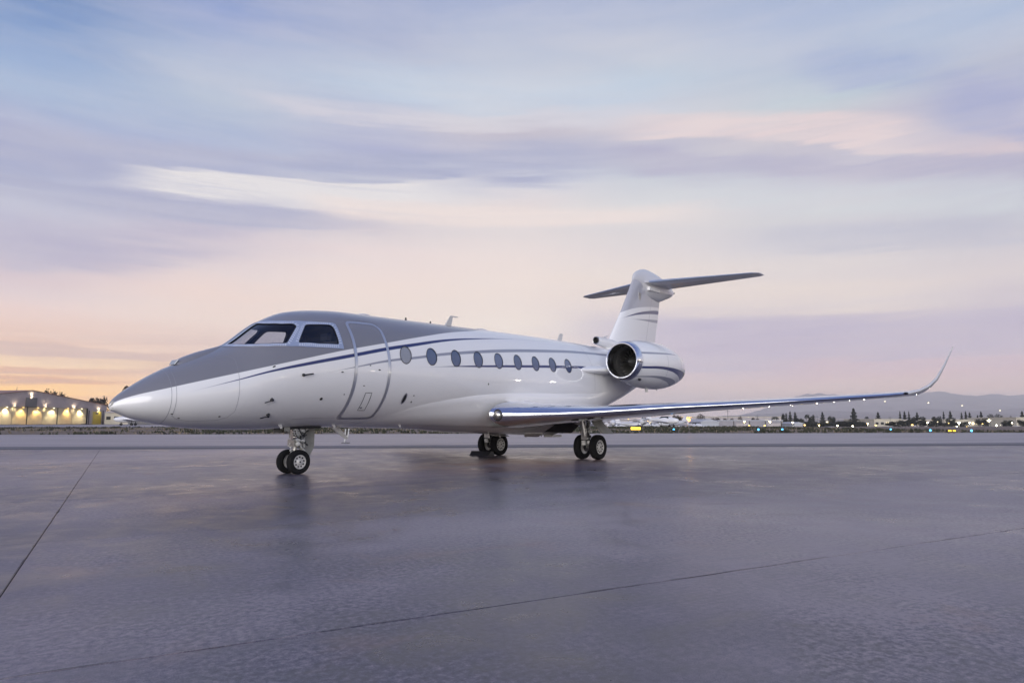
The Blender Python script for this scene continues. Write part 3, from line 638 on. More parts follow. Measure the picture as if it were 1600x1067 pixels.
# probes, ports, static sensors (small dark fittings)
def spot(name, x, t, rx, rt, m_='black', off=.006, tilt=0): return surf_obj(name, patch(oval(x, t, rx, rt, 14, tilt), [], off, gx=9, gt=9), M[m_], jet)
spot('oxygen_port', 5.23, 2.064, .055, .115, 'line', .006, -.08); spot('oxygen_port_cover', 5.23, 2.064, .032, .085, 'black', .009, -.08)
for a in ((3.282, 2.094, .03, .028), (3.743, 2.016, .012, .012), (7.711, 1.693, .02, .02), (.787, 2.203, .018, .02), (.912, 2.378, .018, .02), (1.51, 2.282, .02, .02), (5.453, 2.121, .018, .018), (5.46, 1.99, .02, .01), (5.253, 2.635, .02, .02), (4.47, 1.56, .03, .01), (4.25, 1.5, .02, .008), (4.14, 1.85, .025, .008), (3.62, 1.62, .03, .01), (2.296, 1.353, .028, .014)):
    spot('static_port', *a)
def P3(x, t, off=0): return S(x, t)+SN(np.array([x]), np.array([t]))[0]*off
mb = MB(); a = P3(2.31, 1.985); mb.tube(a, P3(2.31, 1.985, .05), .03, .018); mb.path([P3(2.31, 1.985, .045), P3(2.17, 1.995, .055)], .009); mb.build('pitot_probe', M['black'], jet)
mb = MB(); mb.tube(P3(2.36, 2.347), P3(2.34, 2.347, .06), .035, .02); mb.path([P3(2.34, 2.347, .05), P3(2.2, 2.355, .065)], .010); mb.build('pitot_probe', M['black'], jet)
mb = MB(); mb.ball(P3(2.83, 1.623, .01), .03); mb.path([P3(2.83, 1.623, .03), P3(3.0, 1.623, .05)], .012); mb.build('angle_vane', M['black'], jet)
# infrared camera blister on the nose
secs = []
for x, hw, zt in ((.93, .06, 1.965), (.98, .17, 2.03), (1.1, .21, 2.10), (1.3, .22, 2.19), (1.5, .20, 2.262), (1.75, .12, 2.345), (1.95, .03, 2.44)):
    zb = float(fT(x))-.14; secs.append([(x, hw*math.cos(a), zb+(zt-zb)*max(0, math.sin(a))**.7) for a in [math.pi*i/14 for i in range(15)]])
ev = MB().loft(secs).build('infrared_camera_housing', M['grey'], jet, True)
MB().loft([[(.935+.0, -.10, 1.955), (.935, .10, 1.955), (.985, .12, 2.035), (.985, -.12, 2.035)], [(.925, -.09, 1.96), (.925, .09, 1.96), (.975, .11, 2.04), (.975, -.11, 2.04)]]).build('infrared_window', M['cabinlight'], ev)
# antennas on the roof and belly
def blade_ant(name, x0, x1, z0, x2, x3, z1, t=.02, m_='antenna'):
    V = [(x0, -t, z0), (x1, -t, z0), (x1, t, z0), (x0, t, z0), (x2, -t*.5, z1), (x3, -t*.5, z1), (x3, t*.5, z1), (x2, t*.5, z1)]
    return MB().add(V, [(0, 1, 2, 3), (4, 7, 6, 5), (0, 4, 5, 1), (1, 5, 6, 2), (2, 6, 7, 3), (3, 7, 4, 0)]).build(name, M[m_], jet)
blade_ant('blade_antenna', 7.38, 7.6, 3.30, 7.58, 7.68, 3.58); blade_ant('antenna_tip', 7.58, 7.85, 3.575, 7.6, 7.87, 3.60, .012)
blade_ant('blade_antenna', 12.12, 12.32, 3.36, 12.26, 12.42, 3.62)
blade_ant('blade_antenna', 4.15, 4.36, .89, 4.53, 4.63, .64, .012); 
for x in (6.14, 6.92): MB().tube((x, 0, 3.3), (x, 0, 3.38), .03, .015).build('beacon_fitting', M['black'], jet)
for x, hw in ((4.95, .16), (8.75, .22)): MB().ball((x, 0, float(fT(x))+.005), (hw, .09, .035)).build('satellite_antenna', M['sky_grey'], jet, True)
for x, t in ((2.72, 2.74), (5.55, 2.75), (3.95, 2.85)):
    p = P3(x, t); MB().loft([[(p[0], p[1]-.008, p[2]+.02), (p[0]+.09, p[1]-.008, p[2]+.02), (p[0]+.09, p[1]+.008, p[2]+.02), (p[0], p[1]+.008, p[2]+.02)], [(p[0]+.07, p[1]-.004, p[2]-.07), (p[0]+.11, p[1]-.004, p[2]-.07), (p[0]+.11, p[1]+.004, p[2]-.07), (p[0]+.07, p[1]+.004, p[2]-.07)]]).build('drain_mast', M['antenna'], jet)

# wing fairing: the bulge under the cabin that carries the wing
fe = pchip([4.3, 4.966, 5.827, 6.95, 7.823, 8.796, 10.455, 12.064, 13.2, 13.8], [2.85, 2.47, 2.138, 1.963, 1.894, 1.859, 1.824, 1.798, 1.80, 1.84])
fb = pchip([4.3, 5.2, 6.3, 7.56, 9.35, 11.5, 12.6, 13.2, 13.8], [0, .012, .05, .11, .15, .14, .09, .03, 0])
bz = pchip([4.3, 6.3, 7.56, 9.35, 11.5, 12.6, 13.3, 13.8], [.88, .835, .76, .70, .63, .80, 1.08, 1.28])
secs = []
for x in np.linspace(4.3, 13.8, 80):
    te = float(fe(x)); ring = []
    for s in np.linspace(0, 1, 22):
        th = te+(math.pi-te)*s; g = min(1, s/.35)**.6 if s < .35 else 1
        p = S(x, th)+SN(np.array([x]), np.array([th]))[0]*(float(fb(x))*g*(1.35 if .2 < s < .6 else 1.2)-.004*(1-s))
        # pull the belly down to the flat keel line
        zb0 = float(fB(x)); kz = float(bz(x)); q = (max(0, s-.25)/.75); q = q*q*(3-2*q)
        p[2] = p[2]+(kz-zb0+float(fb(x)))*q*(1 if kz < zb0 else 1)
        ring.append(p)
    secs.append([tuple(p) for p in ring]+[(p[0], -p[1], p[2]) for p in ring[-2::-1]])
MB().loft(secs, caps=False, closed=False).build('wing_fairing', M['white'], jet, True)

# aerofoil lofts
def foil(n=26):
    xs = [(1-math.cos(math.pi*i/n))/2 for i in range(n+1)]
    t = lambda x: 5*(.2969*math.sqrt(x)-.126*x-.3516*x*x+.2843*x**3-.1036*x**4)
    up = [(x, t(x)) for x in xs[::-1]]; lo = [(x, -t(x)) for x in xs[1:-1]]
    return up+lo, n
FO, NF = foil()
def section(le, c_, tc_, up=(0, 0, 1), tw=0.0, toe=(0, 0)):
    up = np.array(up, float); out = []
    for k, (x, t) in enumerate(FO):
        cam_ = .02*math.sin(math.pi*x)
        d = np.array([c_*(x*math.cos(tw)), toe[0]*c_*x, -c_*x*math.sin(tw)+toe[1]*c_*x])+up*(t*tc_*c_+cam_*c_*(0 if toe[1] else 1))
        out.append(tuple(np.array(le)+d))
    return out
WS = [(.7, 7.40, 1.17, 4.6, .155, 0), (1.2, 7.70, 1.16, 4.25, .155, 0), (1.7, 8.10, 1.15, 3.85, .135, 0), (3.0, 9.07, 1.20, 3.0, .108, 0), (4.5, 10.2, 1.315, 2.42, .10, 0), (6.5, 11.7, 1.44, 1.85, .095, 0), (8.5, 13.2, 1.595, 1.36, .09, 3),
      (8.85, 13.47, 1.635, 1.26, .088, 12), (9.06, 13.68, 1.70, 1.15, .085, 28), (9.22, 13.88, 1.81, 1.05, .082, 42), (9.35, 14.12, 1.98, .92, .08, 56), (9.47, 14.5, 2.30, .72, .075, 66), (9.56, 14.85, 2.60, .54, .07, 70), (9.62, 15.08, 2.80, .40, .06, 70)]
def seclist(s_):
    L = []
    for i, (y, x, z, c_, tc_, ph) in enumerate(WS):
        tw = R(2.2)*(1-y/9.6); up = (0, -math.sin(R(ph))*s_, math.cos(R(ph))); k_ = min(1, max(0, (ph-12)/40)); L.append(section((x, y*s_, z), c_, tc_, up, tw*(1-k_), (-.10*k_*s_, .07*k_)))
    return L
for s_ in (1, -1):
    L = seclist(s_); k = NF
    le_i = [k-q for q in range(7, 0, -1)]+[k]+[k+q for q in range(1, 8)]; rest = list(range(k+7, 2*k))+list(range(0, k-6))
    wg = MB().loft([[s[i % (2*k)] for i in rest] for s in L], caps=False, closed=False)
    tip = L[-1]; wg.add(tip, [tuple(range(len(tip)))])
    wing = wg.build('wing', M['white'], jet, True)
    wing['label'] = 'wing with polished leading edge and upturned winglet'
    MB().loft([[s[i] for i in le_i] for s in L[1:8]], caps=False, closed=False).build('leading_edge', M['chrome'], wing, True)
    MB().loft([[s[i] for i in le_i] for s in L[7:]], caps=False, closed=False).build('winglet_edge', M['sky_grey'], wing, True)
    # slat joints across the polished edge
    for y in (2.05, 2.55, 4.1, 5.6, 7.2, 8.62):
        j = max(i for i in range(len(WS)) if WS[i][0] <= y); t = (y-WS[j][0])/(WS[j+1][0]-WS[j][0])
        ring = [tuple(np.array(L[j][i])*(1-t)+np.array(L[j+1][i])*t) for i in le_i]; c0 = np.mean(ring, axis=0)
        r0 = [tuple(c0+(np.array(p)-c0)*1.004+np.array([0, -.004*s_, 0])) for p in ring]; r1 = [tuple(np.array(p)+np.array([.006, .008*s_, 0])) for p in r0]
        MB().loft([r0, r1], caps=False, closed=False).build('slat_gap', M['line'], wing)
    # landing light behind a round lens in the wing root, navigation light near the tip
    q = np.array([7.83, 1.36*s_, 1.145]); lens = MB().ball(q, (.10, .13, .115), 16, 10).build('landing_light', M['lamp'], wing, True)
    MB().lathe([(-.012, .125), (.0, .14), (.012, .125), (0, .11)], (q[0]-.035, q[1]+.02*s_, q[2]), 'x', 24, True).build('light_bezel', M['black'], lens, True)
    MB().ball((13.45, 8.82*s_, 1.635), (.09, .05, .03)).build('navigation_light', M['black'], wing, True)

# engines
EY, EZ = 2.0, 2.71
def rev(prof, s_, n=56, th0=0, flat=None):
    secs = []
    for (x, r) in prof:
        zc = EZ-.018*(x-12.45); low = 1.0
        secs.append([(x, s_*EY+r*math.cos(a), zc+r*math.sin(a)*(1.05 if math.sin(a) < 0 and x > 12.9 else 1)) for a in [2*math.pi*i/n for i in range(n)]])
    return secs
for s_ in (1, -1):
    bodyp = [(12.64, .565), (12.85, .605), (13.2, .655), (13.7, .69), (14.3, .69), (14.7, .655), (15.0, .60), (15.3, .535), (15.62, .44), (15.67, .42)]
    nac = MB().loft(rev(bodyp, s_), caps=False).build('engine_nacelle', M['nac'], jet, True)
    lip = [(12.64, .565), (12.55, .553), (12.47, .535), (12.43, .505), (12.43, .475), (12.48, .45), (12.58, .437), (12.7, .432)]
    MB().loft(rev(lip, s_), caps=False).build('intake_lip', M['chrome'], nac, True)
    MB().loft(rev([(12.7, .432), (13.0, .44), (13.35, .455), (13.6, .455)], s_), caps=False).build('intake_duct', M['duct'], nac, True)
    MB().loft(rev([(12.90, .437), (12.915, .430), (12.93, .438)], s_), caps=False).build('duct_seam', M['steel'], nac, True)
    MB().loft(rev([(12.84, .01), (12.92, .06), (13.04, .12), (13.16, .15)], s_, 24)).build('spinner', M['blade'], nac, True)
    MB().loft(rev([(13.28, .46), (13.29, .001)], s_, 32), caps=False).build('fan_case', M['dark'], nac)
    mb = MB()
    zc = EZ-.018*.65
    for k in range(22):
        a0 = 2*math.pi*k/22; P = []
        for r, x0_, x1_, dt in ((.12, 13.05, 13.2, .10), (.28, 13.04, 13.18, .19), (.435, 13.05, 13.15, .20)):
            P.append([(x0_, s_*EY+r*math.cos(a0), zc+r*math.sin(a0)), (x1_, s_*EY+r*math.cos(a0+dt), zc+r*math.sin(a0+dt))])
        V = [p for q in P for p in q]; mb.add(V, [(0, 1, 3, 2), (2, 3, 5, 4)])
    fan = mb.build('fan_blades', M['blade'], nac)
    MB().loft(rev([(15.63, .42), (15.4, .41), (14.9, .40)], s_), caps=False).build('exhaust_duct', M['exhaust'], nac, True)
    MB().loft(rev([(14.95, .40), (14.96, .001)], s_, 32), caps=False).build('exhaust_dark', M['dark'], nac)
    # seam rings, latches and small fittings on the cowl
    for x, r in ((12.66, .570), (13.95, .6945), (14.98, .607)): MB().loft(rev([(x, r+.001), (x+.008, r+.001)], s_), caps=False).build('cowl_gap', M['line'], nac)
    q = (12.86, s_*(EY+.33), EZ-.53); MB().ball(q, (.09, .03, .045), 14, 8).build('cowl_scoop', M['black'], nac, True)
    MB().tube((13.75, s_*(EY+.05), 2.05), (13.78, s_*(EY+.05), 1.86), .045, .045, 8).build('drain_pipe', M['antenna'], nac)
    MB().tube((14.35, s_*(EY+.05), 2.06), (14.42, s_*(EY+.05), 1.93), .02, .02, 8).build('drain_pipe', M['antenna'], nac)
    # pylon
    secs = []
    for y, x, c_, t_ in ((.8, 11.3, 4.9, .05), (1.08, 11.62, 4.5, .055), (1.2, 11.95, 4.1, .06), (1.34, 12.3, 3.7, .065), (1.5, 12.7, 3.1, .075)):
        secs.append(section((x, y*s_, 2.44 if y < 1.3 else 2.46), c_, t_, (0, 0, 1)))
    MB().loft(secs).build('engine_pylon', M['white'], jet, True)

# tail fin, bullet fairing, tailplane, dorsal intake
secs = []
for z, xl, xt, t_ in ((3.0, 14.5, 18.1, .12), (3.5, 14.93, 18.2, .115), (3.84, 15.19, 18.31, .11), (4.78, 15.93, 18.6, .105), (5.67, 16.54, 18.83, .10), (6.15, 16.85, 18.95, .09)):
    secs.append([(x, y, z) for x, y, _ in section((xl, 0, z), xt-xl, t_, (0, 1, 0))])
secs = [[(x, y-.02*(xt_)*math.sin(math.pi*((x-q[NF][0])/max(.01, q[0][0]-q[NF][0]))), z) for x, y, z in q] for q, xt_ in zip(secs, [q[0][0]-q[NF][0] for q in secs])]
fin = MB().loft(secs).build('tail_fin', M['fin'], jet, True)
bt = pchip([16.72, 16.83, 17.17, 17.68, 18.39, 19.06, 19.6, 20.0], [6.0, 6.22, 6.41, 6.53, 6.48, 6.34, 6.18, 6.0]); bb = pchip([16.72, 16.83, 17.17, 17.62, 18.57, 19.2, 19.75, 20.0], [5.97, 5.93, 5.80, 5.46, 5.44, 5.60, 5.80, 5.96]); bw = pchip([16.72, 16.9, 17.3, 17.7, 18.2, 18.8, 19.6, 20.0], [.015, .07, .135, .20, .245, .24, .13, .02])
MB().loft([[(x, float(bw(x))*math.sin(a), (float(bt(x))+float(bb(x)))/2+(float(bt(x))-float(bb(x)))/2*math.cos(a)) for a in [2*math.pi*i/28 for i in range(28)]] for x in np.linspace(16.72, 20.0, 34)]).build('tail_bullet', M['sky_grey'], fin, True)
MB().ball((20.0, 0, 5.98), (.05, .04, .04)).build('tail_light', M['black'], fin)
mb = MB(); mb.box(16.96, 17.1, .09, .13, 5.30, 5.55); mb.build('hinge_fitting', M['steel'], fin)
MB().box(17.55, 18.35, .14, .26, 5.72, 5.84).build('stabilizer_slot', M['white'], fin)
for s_ in (1, -1):
    L = [section((17.30, .05*s_, 5.99), 1.95, .10), section((17.42, .3*s_, 6.0), 1.8, .095), section((18.95, 3.5*s_, 6.135), .78, .085), section((19.12, 3.66*s_, 6.14), .5, .06)]
    tp = MB().loft(L).build('tailplane', M['sky_grey'], jet, True)
    k = NF; le_i = [k-4, k-3, k-2, k-1, k, k+1, k+2, k+3]
    MB().loft([[tuple(np.array(s[i])+np.array([-.004, 0, 0])) for i in le_i] for s in L[1:3]], caps=False, closed=False).build('leading_edge', M['silver'], tp, True)
secs = []
for x, zc, r in ((14.28, 3.60, .128), (14.45, 3.59, .145), (14.9, 3.56, .17), (15.5, 3.5, .19), (16.3, 3.4, .2), (17.6, 3.25, .15)): secs.append([(x, r*math.sin(a), zc+r*math.cos(a)) for a in [2*math.pi*i/24 for i in range(24)]])
di = MB().loft(secs, caps=False).build('dorsal_intake', M['white'], jet, True)
MB().lathe([(0, .128), (-.03, .118), (-.02, .10), (.4, .09), (.42, .001)], (14.28, 0, 3.60), 'x', 24).build('intake_bore', M['duct'], di, True)
MB().loft([[(15.05-.0, y_, 3.84) for y_ in (0,)]*3, [(14.4, -.05, 3.68), (14.4, .05, 3.68), (14.6, 0, 3.5)]], caps=False).build('fin_root_fillet', M['white'], di)

# landing gear
def wheel(parent, c, r, w_, out, rimr, holes=9):
    h = w_/2; prof = [(-h*.75, rimr), (-h*.95, rimr+(r-rimr)*.35), (-h, rimr+(r-rimr)*.65), (-h*.8, r*.965), (-h*.4, r), (h*.4, r), (h*.8, r*.965), (h, rimr+(r-rimr)*.65), (h*.95, rimr+(r-rimr)*.35), (h*.75, rimr)]
    MB().lathe(prof, c, 'y', 48).build('tyre', M['tyre'], parent, True)
    o = out
    pr = [(o*h*.70, rimr+.002), (o*h*.78, rimr*.93), (o*h*.55, rimr*.86), (o*h*.52, rimr*.5), (o*h*.72, rimr*.36), (o*h*.85, rimr*.28), (o*h*.85, rimr*.001)]
    rb = MB(); rb.lathe(pr, c, 'y', 40); rb.lathe([(-o*h*.70, rimr+.002), (-o*h*.4, rimr*.8), (-o*h*.35, rimr*.001)], c, 'y', 40)
    ro = rb.build('rim', M['rim'], parent, True)
    mb = MB()
    for k in range(holes):
        a = 2*math.pi*(k+.3)/holes; q = Vector((c[0]+rimr*.68*math.cos(a), c[1]+o*h*.50, c[2]+rimr*.68*math.sin(a))); mb.tube(q, q+Vector((0, o*.014, 0)), rimr*.12, None, 10)
    mb.tube((c[0], c[1]+o*h*.8, c[2]), (c[0], c[1]+o*h*.93, c[2]), rimr*.13, None, 12)
    mb.build('rim_holes', M['black'], parent)['kind'] = 'stuff'
ng = MB(); ng.tube((3.33, 0, .235), (3.37, 0, .62), .045, .045, 16); ng.tube((3.365, 0, .56), (3.42, 0, 1.02), .075, .085, 16); ng.tube((3.33, -.17, .235), (3.33, .17, .235), .03)
ng.box(3.26, 3.44, -.11, .11, .52, .66); ng = ng.build('nose_gear', M['steel'], jet, True)
for s_ in (1, -1): wheel(ng, (3.33, .175*s_, .232), .232, .15, s_, .135, 9)
mb = MB(); mb.path([(3.38, .03, .58), (3.56, .03, .42), (3.36, .03, .28)], .022); mb.path([(3.38, -.03, .58), (3.56, -.03, .42), (3.36, -.03, .28)], .022); mb.build('torque_link', M['gearwhite'], ng)
mb = MB(); mb.tube((3.36, .08, .74), (3.05, .1, .98), .026); mb.tube((3.36, -.08, .74), (3.05, -.1, .98), .026); mb.tube((3.4, .1, .7), (3.62, .12, .95), .02); mb.build('drag_brace', M['gearwhite'], ng)
def lines(parent, c, ex, n, seed, r=.007):
    rd = random.Random(seed); mb = MB()
    for _ in range(n):
        p = [c[i]+rd.uniform(-ex[i], ex[i]) for i in range(3)]; P = [tuple(p)]
        for q in range(3):
            p = [p[0]+rd.uniform(-.6, .6)*ex[0], p[1]+rd.uniform(-.25, .25)*ex[1], p[2]+rd.uniform(-.5, .5)*ex[2]]; p = [min(max(p[i], c[i]-ex[i]), c[i]+ex[i]) for i in range(3)]; P.append(tuple(p))
        mb.path(P, r*rd.uniform(.6, 1.4), 5); e = P[rd.randrange(4)]; mb.tube(e, (e[0]+rd.uniform(-.03, .03), e[1]+.012, e[2]+rd.uniform(-.03, .03)), r*3.2, r*2.2, 8)
    o = mb.build('hydraulic_lines', M['gearwhite'] if seed % 2 else M['black'], parent); o['kind'] = 'stuff'; return o
lines(ng, (3.36, .10, .76), (.15, .07, .17), 9, 1, .010); lines(ng, (3.38, .12, .72), (.16, .05, .2), 9, 2, .009); lines(ng, (3.3, .06, .45), (.09, .06, .14), 5, 3)
mb = MB(); mb.box(3.27, 3.42, -.09, .08, .68, .80); mb.tube((3.24, .1, .86), (3.5, .1, .82), .035); mb.tube((3.2, .12, .68), (3.46, .14, .62), .03); mb.tube((3.3, .13, .9), (3.26, .15, .66), .016); mb.tube((3.26, .15, .66), (3.42, .13, .5), .014); mb.tube((3.46, .09, .9), (3.5, .1, .5), .018); mb.ball((3.33, .14, .57), .05); mb.build('steering_unit', M['gearwhite'], ng, True)
for y_, z_ in ((.13, .80), (-.14, .80), (.16, .70)):
    lt = MB(); lt.tube((3.18, y_, z_), (3.27, y_, z_), .05, .03, 14); lt.build('taxi_light', M['lamp'], ng, True)
mb = MB(); mb.path([(3.30, .12, .95), (3.24, .16, .84), (3.28, .15, .72), (3.38, .16, .66), (3.36, .13, .52)], .009, 6); mb.path([(3.42, .13, .96), (3.5, .15, .8), (3.44, .14, .66)], .008, 6); mb.build('brake_hose', M['black'], ng)
MB().loft([[(3.56, -.12, .97), (3.86, -.12, .97), (3.86, -.10, .97), (3.56, -.10, .97)], [(3.58, -.12, .55), (3.86, -.12, .5), (3.86, -.10, .5), (3.58, -.10, .55)], [(3.66, -.12, .34), (3.76, -.12, .30), (3.76, -.10, .30), (3.66, -.10, .34)]]).build('nose_gear_door', M['gearbeige'], jet)
MB().box(2.95, 3.80, -.20, .20, .866, .905).build('nose_wheel_bay', M['dark'], jet)
MB().box(3.0, 3.4, -.208, -.192, .78, .93).build('bay_side_door', M['gearbeige'], jet)
MB().box(2.98, 3.10, .192, .208, .82, .93).build('bay_side_door', M['gearbeige'], jet)
for s_ in (1, -1):
    Y = 1.72*s_
    mg = MB(); mg.tube((10.86, Y-.05*s_, 1.22), (10.96, Y, .62), .075, .07, 16); mg.tube((10.96, Y, .62), (11.19, Y, .33), .06, .055, 14); mg.tube((11.19, Y-.28, .325), (11.19, Y+.28, .325), .045)
    mg.box(10.9, 11.05, Y-.09, Y+.09, .52, .68); mg = mg.build('main_gear', M['steel'], jet, True)
    for d_ in (.245, -.245): wheel(mg, (11.19, Y+d_, .325), .325, .2, 1 if d_ > 0 else -1, .185, 10)
    mb = MB(); mb.tube((11.05, Y, .5), (11.12, Y, .98), .055, .05, 14); mb.tube((11.11, Y, .9), (11.0, Y, 1.2), .04); mb.tube((10.9, Y-.04, .9), (10.9, Y-.55*s_, 1.05), .035); mb.build('shock_strut', M['gearwhite'], mg, True)
    mb = MB(); mb.path([(10.9, Y+.1*s_, 1.1), (10.86, Y+.12*s_, .85), (10.95, Y+.1*s_, .6), (11.12, Y+.07*s_, .42)], .011, 6); mb.path([(10.95, Y-.1*s_, 1.05), (10.88, Y-.12*s_, .8), (11.0, Y-.1*s_, .5)], .009, 6); mb.tube((11.19, Y+.1, .325), (11.19, Y+.13, .325), .12, None, 20); mb.tube((11.19, Y-.1, .325), (11.19, Y-.13, .325), .12, None, 20); mb.build('brake_unit', M['black'], mg, True)
    mb = MB(); mb.box(10.93, 11.12, Y-.1, Y+.02, .38, .5); mb.ball((10.98, Y+.09*s_, .45), .055); mb.build('brake_caliper', M['gearwhite'], mg, True)
    lines(mg, (11.0, Y+.06, .82), (.13, .12, .26), 9, 11, .012); lines(mg, (11.0, Y+.08, .7), (.13, .1, .3), 8, 12, .011); lines(mg, (11.12, Y, .45), (.1, .11, .14), 6, 13, .009)
    yo = Y+.08*s_
    gd = MB().loft([[(10.98, yo, 1.16), (11.48, yo, 1.14), (11.48, yo+.02, 1.14), (10.98, yo+.02, 1.16)], [(11.05, yo+.10*s_, .93), (11.62, yo+.1*s_, .92), (11.62, yo+.1*s_+.02, .92), (11.05, yo+.1*s_+.02, .93)], [(11.38, yo+.2*s_, .67), (11.95, yo+.2*s_, .66), (11.95, yo+.2*s_+.02, .66), (11.38, yo+.2*s_+.02, .67)]]).build('main_gear_door', M['gearbeige'], jet)
    MB().loft([[(10.2, .92*s_, .72), (10.45, 1.3*s_, 1.02), (10.5, 1.75*s_, 1.06)], [(11.5, .92*s_, .68), (11.5, 1.3*s_, 1.0), (11.45, 1.75*s_, 1.04)]], caps=False, closed=False).build('main_wheel_bay', M['dark'], jet)
    # inner doors hanging forward of the wheels under the belly
    MB().loft([[(9.6, .75*s_, .70), (9.9, .5*s_, .62), (9.9, .5*s_, .60), (9.6, .75*s_, .68)], [(10.35, .78*s_, .70), (10.5, .52*s_, .60), (10.5, .52*s_, .58), (10.35, .78*s_, .68)]]).build('belly_door', M['gearwhite'], jet)
for x, y in ((8.9, .1), (10.3, .2), (11.4, -.1), (9.8, -.3)): MB().tube((x, y, .74), (x+.06, y, .57), .02, .015, 8).build('belly_drain', M['antenna'], jet)
MB().box(11.3, 11.75, .1, .4, .56, .62).build('belly_light', M['antenna'], jet)

# wheel chock by the far main wheels
ch = MB(); ch.loft([[(10.63, -2.15, 0), (10.90, -2.15, 0), (10.85, -2.15, .13), (10.72, -2.15, .13)], [(10.63, -1.4, 0), (10.90, -1.4, 0), (10.85, -1.4, .13), (10.72, -1.4, .13)]])
ch = ch.build('wheel_chock', M['black']); tag(ch, 'black rubber chock on the concrete against the far main wheels', 'wheel chock')

MIRROR = False
# ------------------------------------------------------------------ far side of the airfield
CP = math.cos(PITCH)
def G(u, D): p = CAM+FH*D+RH*((u-800)/1055.9*D*CP); return np.array([p[0], p[1]])
def Zv(v, D): return 1.01+(657.5-v)/1055.9*D*.985
def px(n, D): return n/1055.9*D
FACE = math.atan2(RH[1], RH[0])   # rotation whose local x runs picture-right, local y points away from the camera... 
def gz(p): return max(terrain_z(p[0], p[1]), -4)
M['tin'] = mat('hangar_cladding', (.44, .37, .35), .6, var=.08, bs=.4); M['doorp'] = mat('hangar_door_panel', (.58, .48, .30), .6, var=.06, bs=.5); M['seam'] = mat('door_seam', (.05, .045, .04), .8)
M['rooft'] = mat('roof_sheet', (.30, .16, .12), .6); M['signp'] = mat('blank_sign_panel', (.16, .15, .145), .5); M['yellowd'] = mat('yellow_door', (.70, .52, .08), .5)
M['wall1'] = mat('pale_wall', (.42, .38, .38), .7, var=.1, bs=.3); M['wall2'] = mat('grey_wall', (.27, .26, .29), .7, var=.1, bs=.3); M['wall3'] = mat('cream_wall', (.55, .50, .40), .7, var=.1, bs=.3); M['wall4'] = mat('blue_grey_roof', (.36, .38, .44), .5)
M['bark'] = mat('bark', (.06, .045, .035), .9); M['leafd'] = mat('dark_foliage', (.018, .022, .014), .9, var=.5, bs=.8); M['leafb'] = mat('brown_foliage', (.045, .032, .02), .9, var=.5, bs=.8)
M['wpaint'] = mat('small_plane_white', (.68, .68, .70), .35, coat=.4); M['glassd'] = mat('dark_glass', (.02, .025, .03), .15)
M['pole'] = mat('pole_metal', (.12, .12, .12), .5)
def emis(name, c, s): return mat(name, (c[0], c[1], c[2]), .5, emit=tuple(c)+(1,), es=s)
M['ewhite'] = emis('lit_white_lamp', (1, .86, .52), 5); M['eyel'] = emis('lit_yellow_lamp', (1, .66, .18), 4); M['eor'] = emis('lit_orange_lamp', (1, .40, .06), 4.5)
M['eblue'] = emis('lit_blue_lamp', (.10, .5, 1), 3); M['ered'] = emis('lit_red_lamp', (1, .10, .05), 3); M['esign'] = emis('lit_amber_sign', (1, .62, .05), 1.6); M['egreen'] = emis('lit_cyan_sign', (.1, .7, .9), 3)
M['eglint'] = emis('lit_apron_lamp', (1, .90, .72), 260)
M['winlit'] = emis('lit_window', (1, .85, .5), 2.0)

def place(o, p, z=None): o.location = (p[0], p[1], gz(p) if z is None else z); return o
# hangar on the left, gable end towards us
DH = 194.0
PHI = R(78); TD = RH*math.cos(PHI)+FH*math.sin(PHI)
hg = tag(empty('hangar', (0, 0, 0), math.atan2(TD[1], TD[0])), 'wide grey gabled aircraft hangar lit by lamps over its folding doors', 'hangar')
hp_ = G(47, DH); hg.location = (hp_[0], hp_[1], 0)
def hx(u):
    d = FH+RH*((u-800)/1055.9*CP); A = np.array([[d[0], -TD[0]], [d[1], -TD[1]]]); return float(np.linalg.solve(A, hp_-CAM[:2])[1])
xe = hx(165.5); De = DH+xe*math.sin(PHI); pk, ev_ = 9.6, 1.01+(657.5-633.8)/1055.9*De
prof = [(-xe, 0), (xe, 0), (xe, ev_), (0, pk), (-xe, ev_)]
dl_, dr_ = max(hx(-52), -xe+1), hx(136.5); dt = 4.95
mb = MB()
# front wall pieces around the door opening, side and back walls
mb.add([(x, 0, z) for x, z in [(dl_, dt), (dr_, dt), (xe, ev_), (0, pk), (-xe, ev_)]], [(0, 1, 2, 3, 4)])
mb.add([(x, 0, z) for x, z in [(dr_, 0), (xe, 0), (xe, ev_), (dr_, dt)]], [(0, 1, 2, 3)]); mb.add([(x, 0, z) for x, z in [(-xe, 0), (dl_, 0), (dl_, dt), (-xe, ev_)]], [(0, 1, 2, 3)])
mb.add([(xe, 0, 0), (xe, 50, 0), (xe, 50, ev_), (xe, 0, ev_)], [(0, 1, 2, 3)]); mb.add([(-xe, 0, 0), (-xe, 50, 0), (-xe, 50, ev_), (-xe, 0, ev_)], [(0, 1, 2, 3)])
mb.add([(x, 50, z) for x, z in prof], [(0, 1, 2, 3, 4)]); mb.build('wall', M['tin'], hg)
mb = MB(); e = .25
for sgn in (1, -1): mb.loft([[(0, -e, pk+.02), (0, 50+e, pk+.02), (0, 50+e, pk+.20), (0, -e, pk+.20)], [(sgn*(xe+.4), -e, ev_-.03), (sgn*(xe+.4), 50+e, ev_-.03), (sgn*(xe+.4), 50+e, ev_+.12), (sgn*(xe+.4), -e, ev_+.12)]])
mb.build('roof', M['rooft'], hg)
us = [18.6, 42.4, 66.4, 90, 112.5, 135.6]; us = [-52, -28, -5]+us
for q_, (a, b) in enumerate(zip(us, us[1:])):
    x0, x1 = hx(a)+.12, hx(b)-.12; st = .18*(q_ % 2)
    MB().box(x0, x1, .1+st, .2+st, .05, dt-.06).build('door_panel', M['doorp'], hg)
